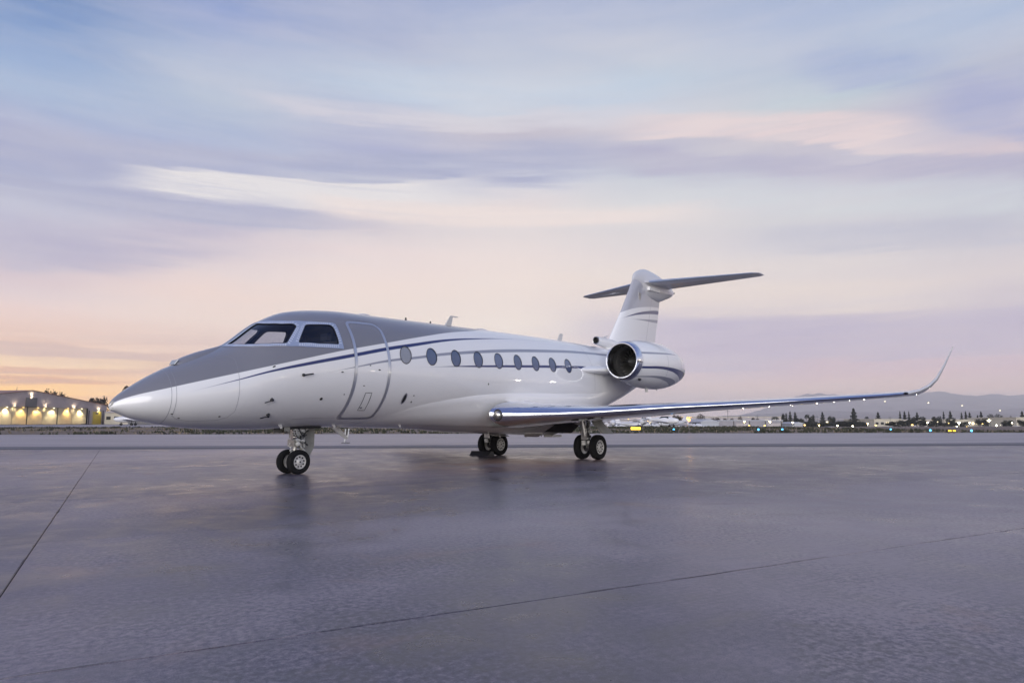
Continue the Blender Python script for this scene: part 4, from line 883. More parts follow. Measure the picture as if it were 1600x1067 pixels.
MB().box(dl_, dr_, .55, .6, 0, dt).build('door_recess', M['seam'], hg)
sg_ = MB().box(hx(37), hx(54.5), -.28, -.12, 5.05, 7.6).build('door_head_box', M['signp'], hg)
MB().box(hx(36.5), hx(55), -.30, -.10, 4.95, 5.05).build('head_box_trim', M['seam'], sg_)
MB().box(hx(144.5), hx(157.5), -.06, -.02, 0, 3.95).build('side_door', M['yellowd'], hg)
MB().box(hx(148.5), hx(152.5), -.10, -.065, 3.2, 3.65).build('door_light_box', M['seam'], hg)
for a in (137.5, 142.5, 159.5): MB().box(hx(a), hx(a)+.25, -.12, -.02, 0, 4.3).build('wall_pilaster', M['doorp'] if a == 142.5 else M['seam'], hg)
def spot_light(parent, loc, col, en, size=R(70), rot=(0, 0, 0), blend=.4, name='lamp_light'):
    l = bpy.data.lights.new(name, 'SPOT'); l.energy = en; l.color = col; l.spot_size = size; l.spot_blend = blend; l.shadow_soft_size = .08
    o = bpy.data.objects.new(name, l); COL.objects.link(o); o.parent = parent; o.location = loc; o.rotation_euler = rot; return o
WC, YC = (1, .88, .62), (1, .70, .28)
for u_, c_ in ((6.75, WC), (32.6, YC), (55.7, YC), (80.4, WC), (103, YC), (124.3, WC), (-18, YC), (-40, WC), (-28, WC)):
    x = hx(u_); lb = MB().box(x-.16, x+.16, -.62, -.36, 4.72, 4.84); fx_ = lb.build('door_lamp', M['ewhite'] if c_ is WC else M['eyel'], hg)
    MB().tube((x, -.48, 4.86), (x, 0, 5.02), .03).build('lamp_arm', M['pole'], hg)
    spot_light(fx_, (x, -.5, 4.7), c_, 1500 if c_ is WC else 1250, R(95), (R(12), 0, 0))
for u_, z_ in ((19.7, 5.15), (68.6, 5.1), (113.6, 4.98), (46, 8.05), (152.4, 4.35), (-20, 5.1)):
    x = hx(u_); fx_ = MB().box(x-.14, x+.14, -.42, -.16, z_, z_+.1).build('wall_lamp', M['ewhite'], hg)
    spot_light(fx_, (x, -.30, z_+.2), WC, 110, R(120), (R(165), 0, 0)); spot_light(fx_, (x, -.30, z_-.05), WC, 150, R(110), (R(10), 0, 0))
MB().tube((hx(58), 8, 8.6), (hx(58), 8, 10.9), .05).build('roof_mast', M['pole'], hg)
# pale buildings behind the nose
def building(name, u0, u1, vt, D, depth, mt, label, roof=None, pitch=0, nwin=0, doors=0, cat='building', vb=None):
    p0, p1 = G(u0, D), G(u1, D); c_ = (p0+p1)/2; wdt = np.linalg.norm(p1-p0); zb = gz(c_)-.3; h = Zv(vt, D)-zb
    b_ = tag(empty(name, (c_[0], c_[1], zb), FACE), label, cat)
    MB().box(-wdt/2, wdt/2, 0, depth, 0, h).build('wall', mt, b_)
    r_mb = MB()
    if pitch: r_mb.loft([[(-wdt/2-.3, -.3, h), (wdt/2+.3, -.3, h), (wdt/2+.3, -.3, h+.15), (0, -.3, h+pitch), (-wdt/2-.3, -.3, h+.15)], [(-wdt/2-.3, depth+.3, h), (wdt/2+.3, depth+.3, h), (wdt/2+.3, depth+.3, h+.15), (0, depth+.3, h+pitch), (-wdt/2-.3, depth+.3, h+.15)]])
    else: r_mb.box(-wdt/2-.25, wdt/2+.25, -.25, depth+.25, h+.003, h+.35)
    r_mb.build('roof', roof or M['wall4'], b_)
    for k in range(nwin):
        x = -wdt/2+wdt*(k+.5)/nwin; w2 = wdt/nwin*.28
        MB().box(x-w2, x+w2, -.05, -.01, h*.45, h*.72).build('window', random.choice([M['glassd'], M['glassd'], M['winlit']]), b_)
    for k in range(doors):
        x = -wdt/2+wdt*(k+.5)/doors; w2 = wdt/doors*.40
        MB().box(x-w2, x+w2, -.06, -.02, .0, h*.78).build('hangar_door', M['wall1'] if k % 2 else M['wall2'], b_)
        MB().box(x+w2+.1, x+w2+.35, -.10, -.02, 0, h).build('door_post', M['seam'], b_)
    return b_, h, wdt
building('storage_shed', 163, 200, 645, 215, 20, M['wall3'], 'pale shed standing just right of the gabled hangar, behind the jet nose', M['wall1'], 1.2, 3)
building('storage_shed', 205, 260, 650, 240, 20, M['wall1'], 'low pale shed farther right behind the jet nose', M['wall2'], 0, 4)
building('arched_hangar', 1095, 1123, 659.5, 230, 30, M['wall4'], 'blue grey hangar with low gable roof beside the bright orange lamp', M['wall4'], 1.1)
building('row_hangar', 1123, 1222, 657.5, 235, 14, M['wall2'], 'long grey row hangar with dark door gaps under the wing', M['wall4'], 0, 0, 4)
building('long_warehouse', 1075, 1225, 651.5, 420, 40, M['wall1'], 'long pale warehouse behind the grey row hangar', M['wall3'], 0, 14)
building('small_hangar', 1241, 1255, 662, 225, 12, M['wall4'], 'small pale blue hangar right of the grey row hangar', M['wall4'], .6, 0, 1)
building('long_warehouse', 1252, 1362, 655, 400, 40, M['wall2'], 'long grey warehouse behind the pines, left of the tall cypress', M['wall1'], 0, 12)
building('flat_warehouse', 1366, 1407, 655.5, 330, 30, M['wall3'], 'cream flat roofed warehouse right of the tall cypress', M['wall3'], 0, 5)
building('flat_warehouse', 1408, 1456, 656.5, 350, 30, M['wall1'], 'pale warehouse partly hidden by dark bushy trees', M['wall3'], 0, 5)
building('office_block', 1476, 1530, 656, 340, 24, M['wall3'], 'floodlit cream building behind the amber runway sign', M['wall3'], 0, 8)
building('flat_warehouse', 1564, 1585, 653.5, 330, 24, M['wall1'], 'white roofed building near the right edge of the frame', M['wall3'], 0, 3)
building('flat_warehouse', 1588, 1640, 652.8, 310, 24, M['wall3'], 'pale yellow warehouse cut by the right edge of the frame', M['wall3'], 0, 4)
building('flat_warehouse', 960, 1062, 656, 380, 30, M['wall1'], 'long pale building behind the parked light aircraft', M['wall2'], 0, 10)

# trees
def crown_mesh(name, kind, seed, mt):
    rd = random.Random(seed); V = []; F = []
    def leaf(c, s):
        k = len(V); a = Vector((rd.gauss(0, 1), rd.gauss(0, 1), rd.gauss(0, 1))).normalized(); b = a.orthogonal().normalized(); c2 = a.cross(b)
        V.extend([tuple(Vector(c)+b*s), tuple(Vector(c)+c2*s*.7), tuple(Vector(c)-b*s), tuple(Vector(c)-c2*s*.7)]); F.append((k, k+1, k+2, k+3))
    if kind == 'pine':
        for _ in range(900):
            h = rd.random()**1.25; rmax = .26*(1-h)**.8*(.75+.35*math.sin(h*34+seed)); r = rmax*math.sqrt(rd.random()); t = rd.uniform(0, 6.283); leaf((r*math.cos(t), r*math.sin(t), .10+.9*h), .034)
    elif kind == 'bush':
        cl = [((rd.uniform(-.38, .38), rd.uniform(-.3, .3), rd.uniform(.35, .82)), rd.uniform(.13, .25)) for _ in range(14)]
        for _ in range(1300):
            c_, r0 = rd.choice(cl); d = Vector((rd.gauss(0, 1), rd.gauss(0, 1), rd.gauss(0, 1))).normalized()*r0*rd.random()**.4; leaf((c_[0]+d.x, c_[1]+d.y, c_[2]+d.z), .042)
    elif kind == 'round':
        for _ in range(900):
            d = Vector((rd.gauss(0, 1), rd.gauss(0, 1), rd.gauss(0, 1))).normalized()*rd.random()**.35; leaf((d.x*.52*(1+.1*math.sin(5*d.z)), d.y*.5, .55+d.z*.44), .035)
    elif kind == 'palm':
        for q in range(16):
            t = q*2.4+rd.uniform(0, .4); up = rd.uniform(-.2, .9); L = rd.uniform(.22, .3); pts = []
            for i in range(6):
                s = i/5; pts.append(Vector((math.cos(t)*L*s, math.sin(t)*L*s, .88+up*.16*s-.28*s*s*(1-.3*up))))
            for a, b in zip(pts, pts[1:]):
                sd_ = Vector((-math.sin(t), math.cos(t), 0)); k = len(V)
                wd = .035; V.extend([tuple(a), tuple(a+sd_*wd+Vector((0, 0, -.03))), tuple(b+sd_*wd*.8+Vector((0, 0, -.03))), tuple(b), tuple(a-sd_*wd+Vector((0, 0, -.03))), tuple(b-sd_*wd*.8+Vector((0, 0, -.03)))])
                F.extend([(k, k+1, k+2, k+3), (k, k+3, k+5, k+4)])
    return mesh(name, V, F, mt)
CR = {(k, i, m_): crown_mesh('crown', k, 11*i+3, M[m_]) for k in ('pine', 'bush', 'round', 'palm') for i in range(2) for m_ in ('leafd', 'leafb')}
TR = {'pine': MB().tube((0, 0, 0), (0, 0, .5), .022, .012, 8).mesh('trunk', M['bark']), 'bush': MB().tube((0, 0, 0), (.02, 0, .45), .04, .02, 8).tube((0, 0, .3), (.2, .05, .6), .02, .01, 6).mesh('trunk', M['bark']),
      'round': MB().tube((0, 0, 0), (0, 0, .4), .04, .03, 8).mesh('trunk', M['bark']), 'palm': MB().tube((0, 0, 0), (0, 0, .9), .018, .012, 8).mesh('trunk', M['bark'])}
NAMES = {'pine': 'pine_tree', 'bush': 'broadleaf_tree', 'round': 'round_tree', 'palm': 'palm_tree'}
def tree(kind, u, vt, D, wpx, label, vb=None, m_='leafd', group=None, i=None):
    p = G(u, D); zb = gz(p)-.05 if vb is None else Zv(vb, D); zt = Zv(vt, D); h = zt-zb; wd = px(wpx, D)
    base = {'pine': .31, 'bush': .78, 'round': .98, 'palm': .5}[kind]; h *= 1.04
    t = empty(NAMES[kind], (p[0], p[1], zb), random.uniform(0, 6)); t.scale = (wd/base, wd/base, h)
    link('trunk', TR[kind], t); link('crown', CR[(kind, random.randrange(2) if i is None else i, m_)], t)
    return tag(t, label, 'tree', group)
tl = 'dark conifer '
for k, (u, vt, D, wp, lb) in enumerate([
  (1334.5, 639, 330, 13, 'tallest dark cypress on the right skyline, standing alone'), (1285.5, 644.5, 360, 9, 'pointed conifer with clear trunk between the two long warehouses'), (1372.5, 644.5, 390, 9, 'conifer behind the cream warehouse right of the tall cypress'),
  (1407, 643.4, 390, 5, 'thin leftmost conifer of the group by the upturned wing tip'), (1414, 643.4, 395, 7, 'second conifer of the group near the winglet'), (1420.8, 643.8, 390, 5, 'third thin conifer of the group near the winglet'), (1433.5, 645, 370, 8, 'conifer rising from dark bushes under the winglet'),
  (1475, 643.8, 400, 5, 'slim conifer just left of the pair of wide conifers'), (1485.5, 643.2, 390, 8, 'wide conifer right of the slim one, past the winglet'), (1503, 645, 400, 5, 'slim conifer, left of a close trio far right'), (1509.7, 643.4, 400, 6, 'middle and tallest conifer of the far right trio'), (1515.8, 645, 395, 7, 'right conifer of the far right trio'),
  (1533.6, 643.8, 380, 7, 'conifer left of two broad dark trees at far right'), (1528, 649, 380, 6, 'short conifer beside the one left of the broad trees'), (1598, 643.4, 330, 9, 'conifer at the right edge of the frame'), (1235, 643.6, 390, 7, 'conifer with pointed top right of the bushy palm'), (1242.8, 644.6, 380, 8, 'wider conifer next to the pointed one under the wing')]):
    tree('pine', u, vt, D, wp, lb)
for (kd, u, vt, D, wp, lb, m_) in [
  ('bush', 1058, 647.5, 300, 13, 'brownish round tree left of the bright orange lamp', 'leafb'), ('round', 1095, 646.5, 330, 14, 'dark dome shaped tree above the blue grey hangar', 'leafb'), ('bush', 1118, 652, 330, 13, 'low spreading tree right of the dome shaped one', 'leafb'),
  ('bush', 1138, 653, 330, 13, 'low brown shrub tree behind the row hangar left end', 'leafb'), ('round', 1156.5, 650, 320, 8, 'small round tree behind the row hangar', 'leafb'), ('bush', 1180, 652, 340, 10, 'flat topped tree behind the middle of the row hangar', 'leafb'), ('palm', 1211, 649.5, 320, 12, 'bushy palm at the right end of the row hangar', 'leafd'),
  ('bush', 1225.5, 645, 350, 8, 'ragged dark tree left of the pointed conifers', 'leafd'), ('bush', 1248, 652, 320, 12, 'rounded dark tree right of the pointed conifers', 'leafd'), ('palm', 1260.5, 646, 350, 7, 'single palm with a small ball of fronds', 'leafd'), ('bush', 1268, 647, 350, 9, 'ragged tree just right of the single palm', 'leafd'),
  ('bush', 1299.5, 649.5, 360, 10, 'dark two lobed tree right of the clear trunk conifer', 'leafd'), ('bush', 1319, 657, 280, 24, 'low wide dark shrubs left of the tall cypress', 'leafd'), ('bush', 1432, 650.5, 300, 24, 'broad dark tree below the winglet', 'leafd'), ('bush', 1415, 655, 300, 20, 'low dark tree left of the broad one below the winglet', 'leafd'),
  ('bush', 1465, 650, 310, 13, 'upright bushy tree between two bright lamps', 'leafd'), ('bush', 1474, 658, 290, 20, 'low dark shrubs behind the lit lamps', 'leafd'), ('round', 1548, 647, 340, 12, 'broad dark round tree behind the brightest white lamp', 'leafd'), ('round', 1560.5, 646.5, 340, 13, 'round dark tree just right of the other round one', 'leafd'),
  ('palm', 1354.5, 649.5, 380, 6, 'tiny palm between tall cypress and cream warehouse', 'leafd'), ('round', 1580, 649.5, 360, 5, 'small round tree above the white roofed building', 'leafd'), ('bush', 1280, 659, 260, 26, 'long low dark hedge under the wing', 'leafd'), ('bush', 1345, 660, 250, 18, 'low dark hedge right of the tall cypress', 'leafd')]:
    tree(kd, u, vt, D, wp, lb, None, m_)
for (u, vt, wp, lb) in [(1332, 657, 30, 'long dark shrub band at the foot of the tall cypress'), (1398, 657.5, 26, 'dark shrub band before the cream warehouse'), (1450, 656.5, 22, 'dark shrub mass right of the broad tree below the winglet'), (1500, 658.5, 26, 'low dark shrubs before the floodlit cream building'), (1535, 653, 18, 'dark shrub crown left of the two round trees'), (1573, 656, 16, 'dark shrub between round trees and white roofed building'), (1300, 658.5, 26, 'dark shrub band right of the clear trunk conifer'), (1262, 658, 20, 'dark shrubs under the single palm'), (1486, 653, 12, 'ragged tree at the left end of the floodlit building'), (1598, 655, 14, 'dark shrub at the right frame edge')]:
    tree('bush', u, vt, 270, wp, lb)
# trees behind the hangar
for (kd, u, vt, D, wp, lb, m_) in [('bush', 77, 611, 262, 15, 'dark tree showing over the hangar roof, left of the other', 'leafb'), ('bush', 89.5, 612.5, 262, 14, 'dark tree showing over the hangar roof right of its neighbour', 'leafb'), ('palm', 141.5, 621, 262, 8, 'small palm top above the right slope of the hangar roof', 'leafb'), ('bush', 155, 621.5, 262, 19, 'brown bushy tree behind the right end of the hangar roof', 'leafb'),
   ('palm', 194.5, 600, 262, 12, 'tall palm standing just above the jet nose', 'leafb'), ('palm', 207, 596, 275, 13, 'tall palm mostly hidden behind the jet nose', 'leafb'), ('bush', 24, 612.5, 262, 9, 'tree tip over the left slope of the hangar roof', 'leafb')]:
    tree(kd, u, vt-2.5, D, wp*1.25, lb, None, m_)

# mountains
def ridge(name, pts, D, mt, thick, seed):
    us = np.linspace(pts[0][0], pts[-1][0], 260); vs = np.interp(us, [p[0] for p in pts], [p[1] for p in pts]); V = []; nr = 22
    for r in range(nr):
        t = r/(nr-1)
        for i, (u, v) in enumerate(zip(us, vs)):
            d_ = D-thick*(1-t); p = CAM+FH*d_+RH*((u-800)/1055.9*D*CP); top = Zv(v, D)
            nz = mn.fractal(Vector((u*.035+seed, t*3.0, seed)), .9, 2.1, 5)
            sp_ = 1-abs(mn.noise(Vector((u*.055, t*1.2, seed+4))))*1.6*(1-t)
            z = -5+(top+5)*(t**1.25)*(1+.18*nz*(1-t)*3*t)*max(.3, sp_)
            if r == nr-1: z = top+px(1.4, D)*mn.fractal(Vector((u*.09, seed, 2)), .9, 2, 4)
            V.append((p[0], p[1], z))
    n = len(us); F = [(r*n+i, r*n+i+1, (r+1)*n+i+1, (r+1)*n+i) for r in range(nr-1) for i in range(n-1)]
    k = len(V)
    for i in range(n): q = V[(nr-1)*n+i]; V.append((q[0]+FH[0]*500, q[1]+FH[1]*500, -5))
    F += [((nr-1)*n+i, (nr-1)*n+i+1, k+i+1, k+i) for i in range(n-1)]
    return tag(link(name, recalc(mesh(name, V, F, mt, True))), kind='structure')
M['mount'] = mat('mountain_slope', (.17, .13, .12), .95, var=.25, bs=.004)
ridge('mountain_ridge', [(1130, 655), (1190, 640), (1232, 625), (1245, 619), (1262, 615.5), (1275, 614.2), (1290, 614.6), (1312, 616.5), (1322, 618), (1335, 615.5), (1350, 614.2), (1372, 613.2), (1392, 614), (1410, 612.8), (1440, 613), (1468, 611), (1480, 611.8), (1492, 614.5), (1510, 616.8), (1530, 618), (1552, 615.2), (1566, 616), (1582, 618), (1600, 616), (1640, 614), (1760, 612), (1860, 625)], 7000, M['mount'], 2600, 3.0)
ridge('foothills', [(980, 657), (1060, 652), (1120, 650), (1200, 646), (1290, 641), (1370, 644), (1440, 638), (1520, 642), (1600, 637), (1800, 640)], 4600, M['mount'], 1800, 8.0)
ridge('far_rise', [(580, 656.5), (700, 656), (900, 655), (1050, 655.5), (1150, 656)], 3000, M['mount'], 800, 5.0)
for u, v in ((1384.5, 626.8), (1452.6, 629), (1505, 633.5), (1564, 641)):
    p = G(u, 4300); o = MB().ball((0, 0, 0), 3.2, 8, 5).build('hillside_light', M['ewhite']); o.location = (p[0], p[1], Zv(v, 4300)); tag(o, {1384: 'small hillside light below the wing tip', 1452: 'small light on the mountain right below the winglet', 1505: 'small light on the mountain slope, middle right', 1564: 'light on the lower mountain slope near the right edge'}[int(u)], 'light')

# lamps on poles across the field
def pole_lamp(name, u, v, D, mt, r, label, h_over=None, cat='street lamp', en=0, col=(1, .9, .65)):
    p = G(u, D); zb = gz(p); z = Zv(v, D)
    t = tag(empty(name, (p[0], p[1], zb), FACE), label, cat); hh = max(.35, z-zb)
    MB().tube((0, 0, 0), (0, 0, hh), .07 if hh > 1.5 else .04, .05 if hh > 1.5 else .035, 8).build('pole', M['pole'], t)
    MB().box(-r*1.6, r*1.6, -.1, r*1.2, hh+r*.55, hh+r*.8).build('lamp_housing', M['pole'], t)
    MB().ball((0, 0, hh), (r, r, r*.75), 10, 6).build('lamp_globe', mt, t)
    if en:
        l = bpy.data.lights.new('lamp_light', 'POINT'); l.energy = en; l.color = col; l.shadow_soft_size = .2; o = bpy.data.objects.new('lamp_light', l); COL.objects.link(o); o.parent = t; o.location = (0, -r*2.2, hh-.1)
    return t
pole_lamp('flood_lamp', 1073.5, 655.5, 170, M['eor'], .85, 'large bright orange lamp above the parked light aircraft', en=1200, col=(1, .5, .15))
for k, (u, v, D, r, lb) in enumerate([(1162.8, 658.8, 215, .42, 'first white lamp right of the orange one, by the row hangar'), (1203, 658.8, 215, .42, 'white lamp at the right half of the row hangar'), (1238.5, 659.8, 215, .40, 'white lamp between row hangar and small blue hangar'),
  (1279.5, 664, 200, .42, 'white lamp under the clear trunk conifer'), (1308, 665, 200, .40, 'white lamp left of the tall cypress base'), (1331.6, 665.5, 195, .40, 'white lamp at the foot of the tall cypress'), (1355.4, 662, 205, .38, 'white lamp right of the tall cypress'), 
  (1449, 660, 210, .42, 'white lamp below the winglet, left of the bushy tree'), (1465, 658.7, 215, .2, 'tiny white lamp in front of the bushy tree'), (1482, 661, 230, .3, 'lamp at left end of the floodlit cream building'), (1494, 666.5, 190, .40, 'lowest bright lamp above the amber sign'), (1498, 660.5, 200, .40, 'lamp over the middle of the floodlit building'), (1510, 666.8, 190, .42, 'yellowish lamp right of the amber sign'), (1514.5, 660.5, 215, .36, 'upper lamp right part of floodlit building'),
  (1545, 657, 210, .55, 'brightest white lamp in front of the round dark trees'), (1534.8, 662, 205, .3, 'small lamp left of the brightest white lamp'), (1556, 664.5, 200, .42, 'lamp lower right of the brightest white lamp'), (1581, 660.5, 215, .36, 'white lamp near the right edge buildings'), (982, 654.5, 230, .34, 'white lamp over the parked light aircraft'), (1014, 651.5, 240, .25, 'faint tall lamp over the parked light aircraft')]):
    pole_lamp('field_lamp', u, v, D, M['ewhite'] if k % 3 else M['eyel'], r*(.75 if k in (0, 1, 2, 14, 11) else .52), lb, en=420 if r > .35 else 0)
for (u, v, D, lb) in [(1170.3, 667.6, 130, 'amber field light left of centre under the wing'), (1257, 669, 125, 'brightest amber field light under the wing'), (1194.5, 669.5, 130, 'tiny amber field light beside the first one'), (1368, 669.8, 130, 'small amber light right of the cypress'), (1425, 670.8, 125, 'small amber light below the winglet')]:
    pole_lamp('amber_field_light', u, v, D, M['eyel'], .16, lb, cat='field light')
for (u, v, D, lb) in [(1052.4, 673.6, 68, 'blue taxiway light left of the orange lamp'), (1184.5, 673.8, 68, 'blue taxiway light under the middle of the row hangar'), (1221.8, 674, 68, 'blue taxiway light at the right end of the row hangar'), (1391, 674.7, 68, 'faint blue taxiway light right of the cypress'), (1452.6, 675.8, 62, 'blue taxiway light left of the amber sign'), (1516.8, 676.7, 60, 'blue taxiway light right of the amber sign')]:
    p = G(u, D); t = tag(empty('taxiway_light', (p[0], p[1], -.012)), lb, 'taxiway light', 'blue taxiway edge lights'); hh = max(.12, Zv(v, D)+.012)
    MB().tube((0, 0, 0), (0, 0, hh), .035, .03, 8).build('stem', M['pole'], t); MB().ball((0, 0, hh+.06), (.09, .09, .10), 10, 6).build('lens', M['eblue'], t)
for (u, v, lb) in [(1366, 669.5, 'red light by the parked cars right of cypress'), (1597, 668, 'red light at the right edge of the frame'), (1374, 667.5, 'second red light beside the amber one')]:
    pole_lamp('red_light', u, v, 150, M['ered'], .2, lb, cat='warning light')
# lit guidance signs
def sign(u0, u1, vt, vb, D, label, bars):
    p = G((u0+u1)/2, D); wd = px(u1-u0, D); zb = Zv(vb, D); zb = max(zb, -.01); h = Zv(vt, D)-zb
    t = tag(empty('guidance_sign', (p[0], p[1], zb), FACE), label, 'sign'); MB().box(-wd/2-.05, wd/2+.05, .01, .22, .12, h).build('sign_box', M['black'], t)
    MB().box(-wd/2, wd/2, -.02, .01, .17, h-.05).build('lit_face', M['esign'], t)
    for (a, b) in bars: MB().box(-wd/2+wd*a, -wd/2+wd*b, -.035, -.022, .27, h-.15).build('sign_marking', M['black'], t)
    for x in (-wd*.35, wd*.35): MB().tube((x, .1, -.1), (x, .1, .12), .03).build('sign_leg', M['pole'], t)
sign(985.5, 1000.5, 666.2, 675.5, 66, 'amber lit taxiway sign on the verge below the parked light aircraft', [(.22, .3), (.46, .52), (.72, .78)])
sign(1480.5, 1492, 670.8, 678.2, 56, 'amber lit taxiway sign with dark marking on the right verge', [(.42, .60)])
# striped marker post on the taxiway behind the nose gear
p = G(540.5, 31.5); t = tag(empty('marker_stand', (p[0], p[1], 0), FACE), 'small white folding marker stand on the taxiway behind the nose gear', 'marker')
mb = MB(); mb.tube((-.03, 0, 0), (.0, 0, .64), .035, .03, 8); mb.tube((.10, 0, .18), (.15, 0, .66), .03, .03, 8); mb.tube((-.02, 0, .3), (.13, 0, .36), .02); mb.build('white_post', M['gearwhite'], t); MB().box(-.16, .2, -.1, .1, 0, .03).build('base_plate', M['black'], t)
MB().box(.03, .09, -.01, .01, .35, .62).build('dark_band', M['seam'], t)

for k_, (la, D, hh) in enumerate([(95, -62, 7), (110, -44, 8), (88, -30, 6), (120, -22, 8), (100, -10, 7), (128, 0, 9), (92, 8, 6), (115, 20, 7), (140, 30, 9), (104, 38, 6), (132, 52, 8), (118, 66, 7), (150, 74, 8), (98, -85, 7)]):
    p = CAM+FH*D+RH*la; t = tag(empty('apron_lamp', (p[0], p[1], -.03), FACE), 'tall lit apron lamp seen only as a glint on the jet', 'street lamp', 'apron lamps mirrored in the paintwork')
    MB().tube((0, 0, 0), (0, 0, hh), .09, .06, 8).build('pole', M['pole'], t); MB().ball((0, 0, hh-.1), (.5, .5, .3), 10, 6).build('lamp_globe', M['eglint'], t)
# parked light aircraft (one built, the rest copied)
def light_plane():
    t = empty('light_aircraft', (0, 0, 0))
    b_ = [(-3.6, .05, 1.35), (-3.3, .38, 1.3), (-2.2, .58, 1.3), (-.8, .62, 1.45), (.8, .5, 1.5), (2.6, .24, 1.55), (4.0, .08, 1.62)]
    MB().loft([[(x, r*math.sin(a), z+r*1.1*math.cos(a)) for a in [2*math.pi*i/14 for i in range(14)]] for x, r, z in b_]).build('fuselage', M['wpaint'], t, True)
    MB().loft([[(x, y, z) for x, y, z in section((-1.6+abs(y)*.03, y, 1.02+abs(y)*.06), 1.6-abs(y)*.09, .13)] for y in (-5.2, -2.5, 0, 2.5, 5.2)]).build('wing', M['wpaint'], t, True)
    MB().loft([[(x+3.0, y, z) for x, y, z in section((0+abs(y)*.1, y, 1.7), .9, .1)] for y in (-1.7, 0, 1.7)]).build('tailplane', M['wpaint'], t, True)
    MB().loft([[(x, y, z) for x, y, z in [(q[0], q[1], z_) for q in section((xl, 0, 0), c_, .1, (0, 1, 0))]] for xl, c_, z_ in ((2.6, 1.4, 1.6), (3.4, .8, 3.0))]).build('tail_fin', M['wpaint'], t, True)
    MB().loft([[(-1.7, -.5, 1.75), (-1.7, .5, 1.75), (-1.2, .35, 2.15), (-1.2, -.35, 2.15)], [(.6, -.45, 1.8), (.6, .45, 1.8), (.1, .35, 2.15), (.1, -.35, 2.15)]]).build('cabin_glass', M['glassd'], t)
    for (x, y) in ((-2.4, 0), (-.5, 1.3), (-.5, -1.3)):
        mb = MB(); mb.tube((x, y, 1.1), (x, y, .25), .05); mb.lathe([(-.07, .1), (-.08, .22), (0, .26), (.08, .22), (.07, .1)], (x, y, .26), 'y', 14); mb.build('wheel', M['tyre'], t)
    return t
def copy_tree(o, parent=None):
    c_ = o.copy(); COL.objects.link(c_)
    if parent: c_.parent = parent
    for ch_ in [q for q in bpy.data.objects if q.parent == o]: copy_tree(ch_, c_)
    return c_
lp0 = light_plane()
LPs = [(957, 140, .6, 'white light aircraft nearest the main gear door of the jet'), (974, 165, -.9, 'white light aircraft between two others left of the amber sign'), (990, 150, 2.2, 'white light aircraft right behind the amber sign'), (1008, 135, .3, 'white light aircraft second right of the amber sign'), (1024, 160, -2.0, 'white light aircraft in the middle of the parked row'), (1036, 130, 1.4, 'white light aircraft showing its nose, near the blue light'), (1050, 145, -.4, 'white light aircraft third left of the orange lamp'), (1085, 160, .9, 'white light aircraft just right of the orange lamp'), (966, 185, 2.7, 'white light aircraft farther back in the left group'), (1042, 190, .1, 'white light aircraft farther back near the orange lamp')]
for i, (u, D, rz, lb) in enumerate(LPs):
    o = lp0 if i == 0 else copy_tree(lp0); p = G(u, D); o.location = (p[0], p[1], gz(p)); o.rotation_euler = (0, 0, rz); tag(o, lb, 'light aircraft', 'light aircraft parked across the field')
o = copy_tree(lp0); p = G(214, 150); o.location = (p[0], p[1], 0); o.rotation_euler = (0, 0, FACE+.25); o.scale = (1.3, 1.1, 1.05); tag(o, 'white parked plane on its wheels beyond and below the jet nose', 'light aircraft', 'light aircraft parked across the field')
# parked cars
def car(col, nm):
    t = empty('parked_car', (0, 0, 0)); mt = mat(nm, col, .3, coat=.6)
    pf = [(-2.1, .35), (-2.15, .75), (-1.3, .9), (-.7, 1.38), (.7, 1.42), (1.35, .98), (2.1, .9), (2.15, .35)]
    MB().loft([[(x, y*(.86 if z > 1.2 else 1), z) for x, z in pf] for y in (-.85, .85)]).build('body', mt, t)
    MB().loft([[(-1.15, y, .95), (-.68, y*.93, 1.33), (.66, y*.93, 1.36), (1.2, y, 1.0)] for y in (-.87, .87)]).build('side_glass', M['glassd'], t)
    for x in (-1.3, 1.3):
        for y in (-.8, .8): MB().lathe([(-.1, .12), (-.1, .3), (.1, .3), (.1, .12)], (x, y, .32), 'y', 16).build('wheel', M['tyre'], t)
    return t
cars = [car((.65, .65, .66), 'white_car_paint'), car((.06, .06, .07), 'dark_car_paint'), car((.3, .3, .32), 'silver_car_paint')]
cpos = [1127, 1133, 1140, 1147, 1154, 1160, 1196, 1203, 1209, 1216, 1226, 1232, 1290, 1298, 1340, 1348, 1382, 1390, 1430, 1545, 1562, 1572, 1590]
cn = ['white', 'dark', 'silver']; used = set()
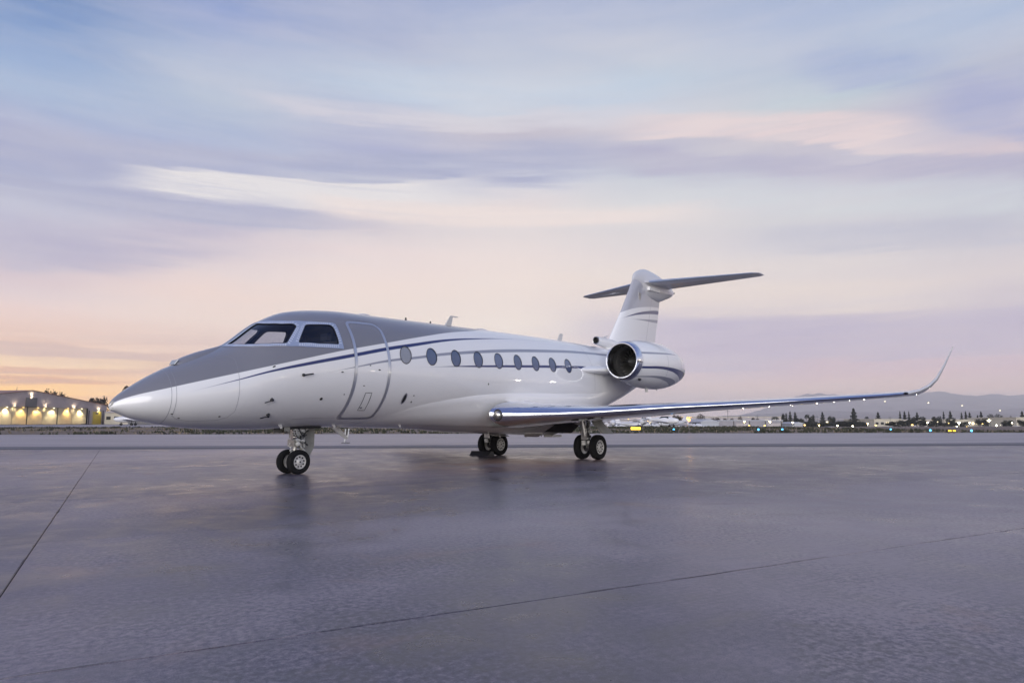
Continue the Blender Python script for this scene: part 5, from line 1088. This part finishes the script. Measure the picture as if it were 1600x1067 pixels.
for i, u in enumerate(cpos):
    q = (i*2+i//3) % 3; o = cars[q] if q not in used else copy_tree(cars[q]); used.add(q); p = G(u, 232+(i*37 % 5)*6); o.location = (p[0], p[1], gz(p)); o.rotation_euler = (0, 0, FACE+random.uniform(-.2, .2)+(0 if i % 3 else 1.2))
    where = 'in front of the grey row hangar' if u < 1240 else ('left of the tall cypress' if u < 1335 else 'between the cypress and the winglet' if u < 1460 else 'near the right edge of the frame')
    nth = ['first', 'second', 'third', 'fourth', 'fifth', 'sixth', 'seventh', 'eighth', 'ninth', 'tenth', 'eleventh', 'twelfth'][sum(1 for z in cpos[:i] if (z < 1240) == (u < 1240) and (z < 1335) == (u < 1335) and (z < 1460) == (u < 1460))]
    tag(o, f'{cn[q]} parked car, {nth} from the left {where}', 'car', 'cars parked across the airfield')
# poles and masts on the skyline
for (u, vt, D, lb) in [(1137.5, 640, 300, 'tall thin utility pole above the row hangar'), (1183.5, 648, 300, 'short utility pole near the flat topped tree'), (1277, 648.5, 330, 'utility pole left of the clear trunk conifer'), (1391, 650, 300, 'utility pole in front of the cream warehouse'), (1101, 649, 300, 'thin pole beside the dome shaped tree')]:
    p = G(u, D); zb = gz(p); o = MB().tube((0, 0, 0), (0, 0, Zv(vt, D)-zb), .12, .08, 8).box(-.9, .9, -.06, .06, Zv(vt, D)-zb-.8, Zv(vt, D)-zb-.65).build('utility_pole', M['pole']); o.location = (p[0], p[1], zb); o.rotation_euler = (0, 0, FACE); tag(o, lb, 'utility pole')

# ------------------------------------------------------------------ air
hz = MB().box(-1100, 9500, -1000, 9500, -9, 345).build('haze', None, rz=math.atan2(OFFT[1], OFFT[0])); hz['kind'] = 'stuff'
hm = bpy.data.materials.new('haze_air'); hm.use_nodes = True; t = NT(hm.node_tree); t.nt.nodes.clear(); pv = t.n('ShaderNodeVolumePrincipled'); pv.inputs['Color'].default_value = (1, .97, .96, 1); pv.inputs['Density'].default_value = .00016
oo = t.n('ShaderNodeOutputMaterial'); t.l(pv.outputs[0], oo.inputs['Volume']); hz.data.materials.clear(); hz.data.materials.append(hm)
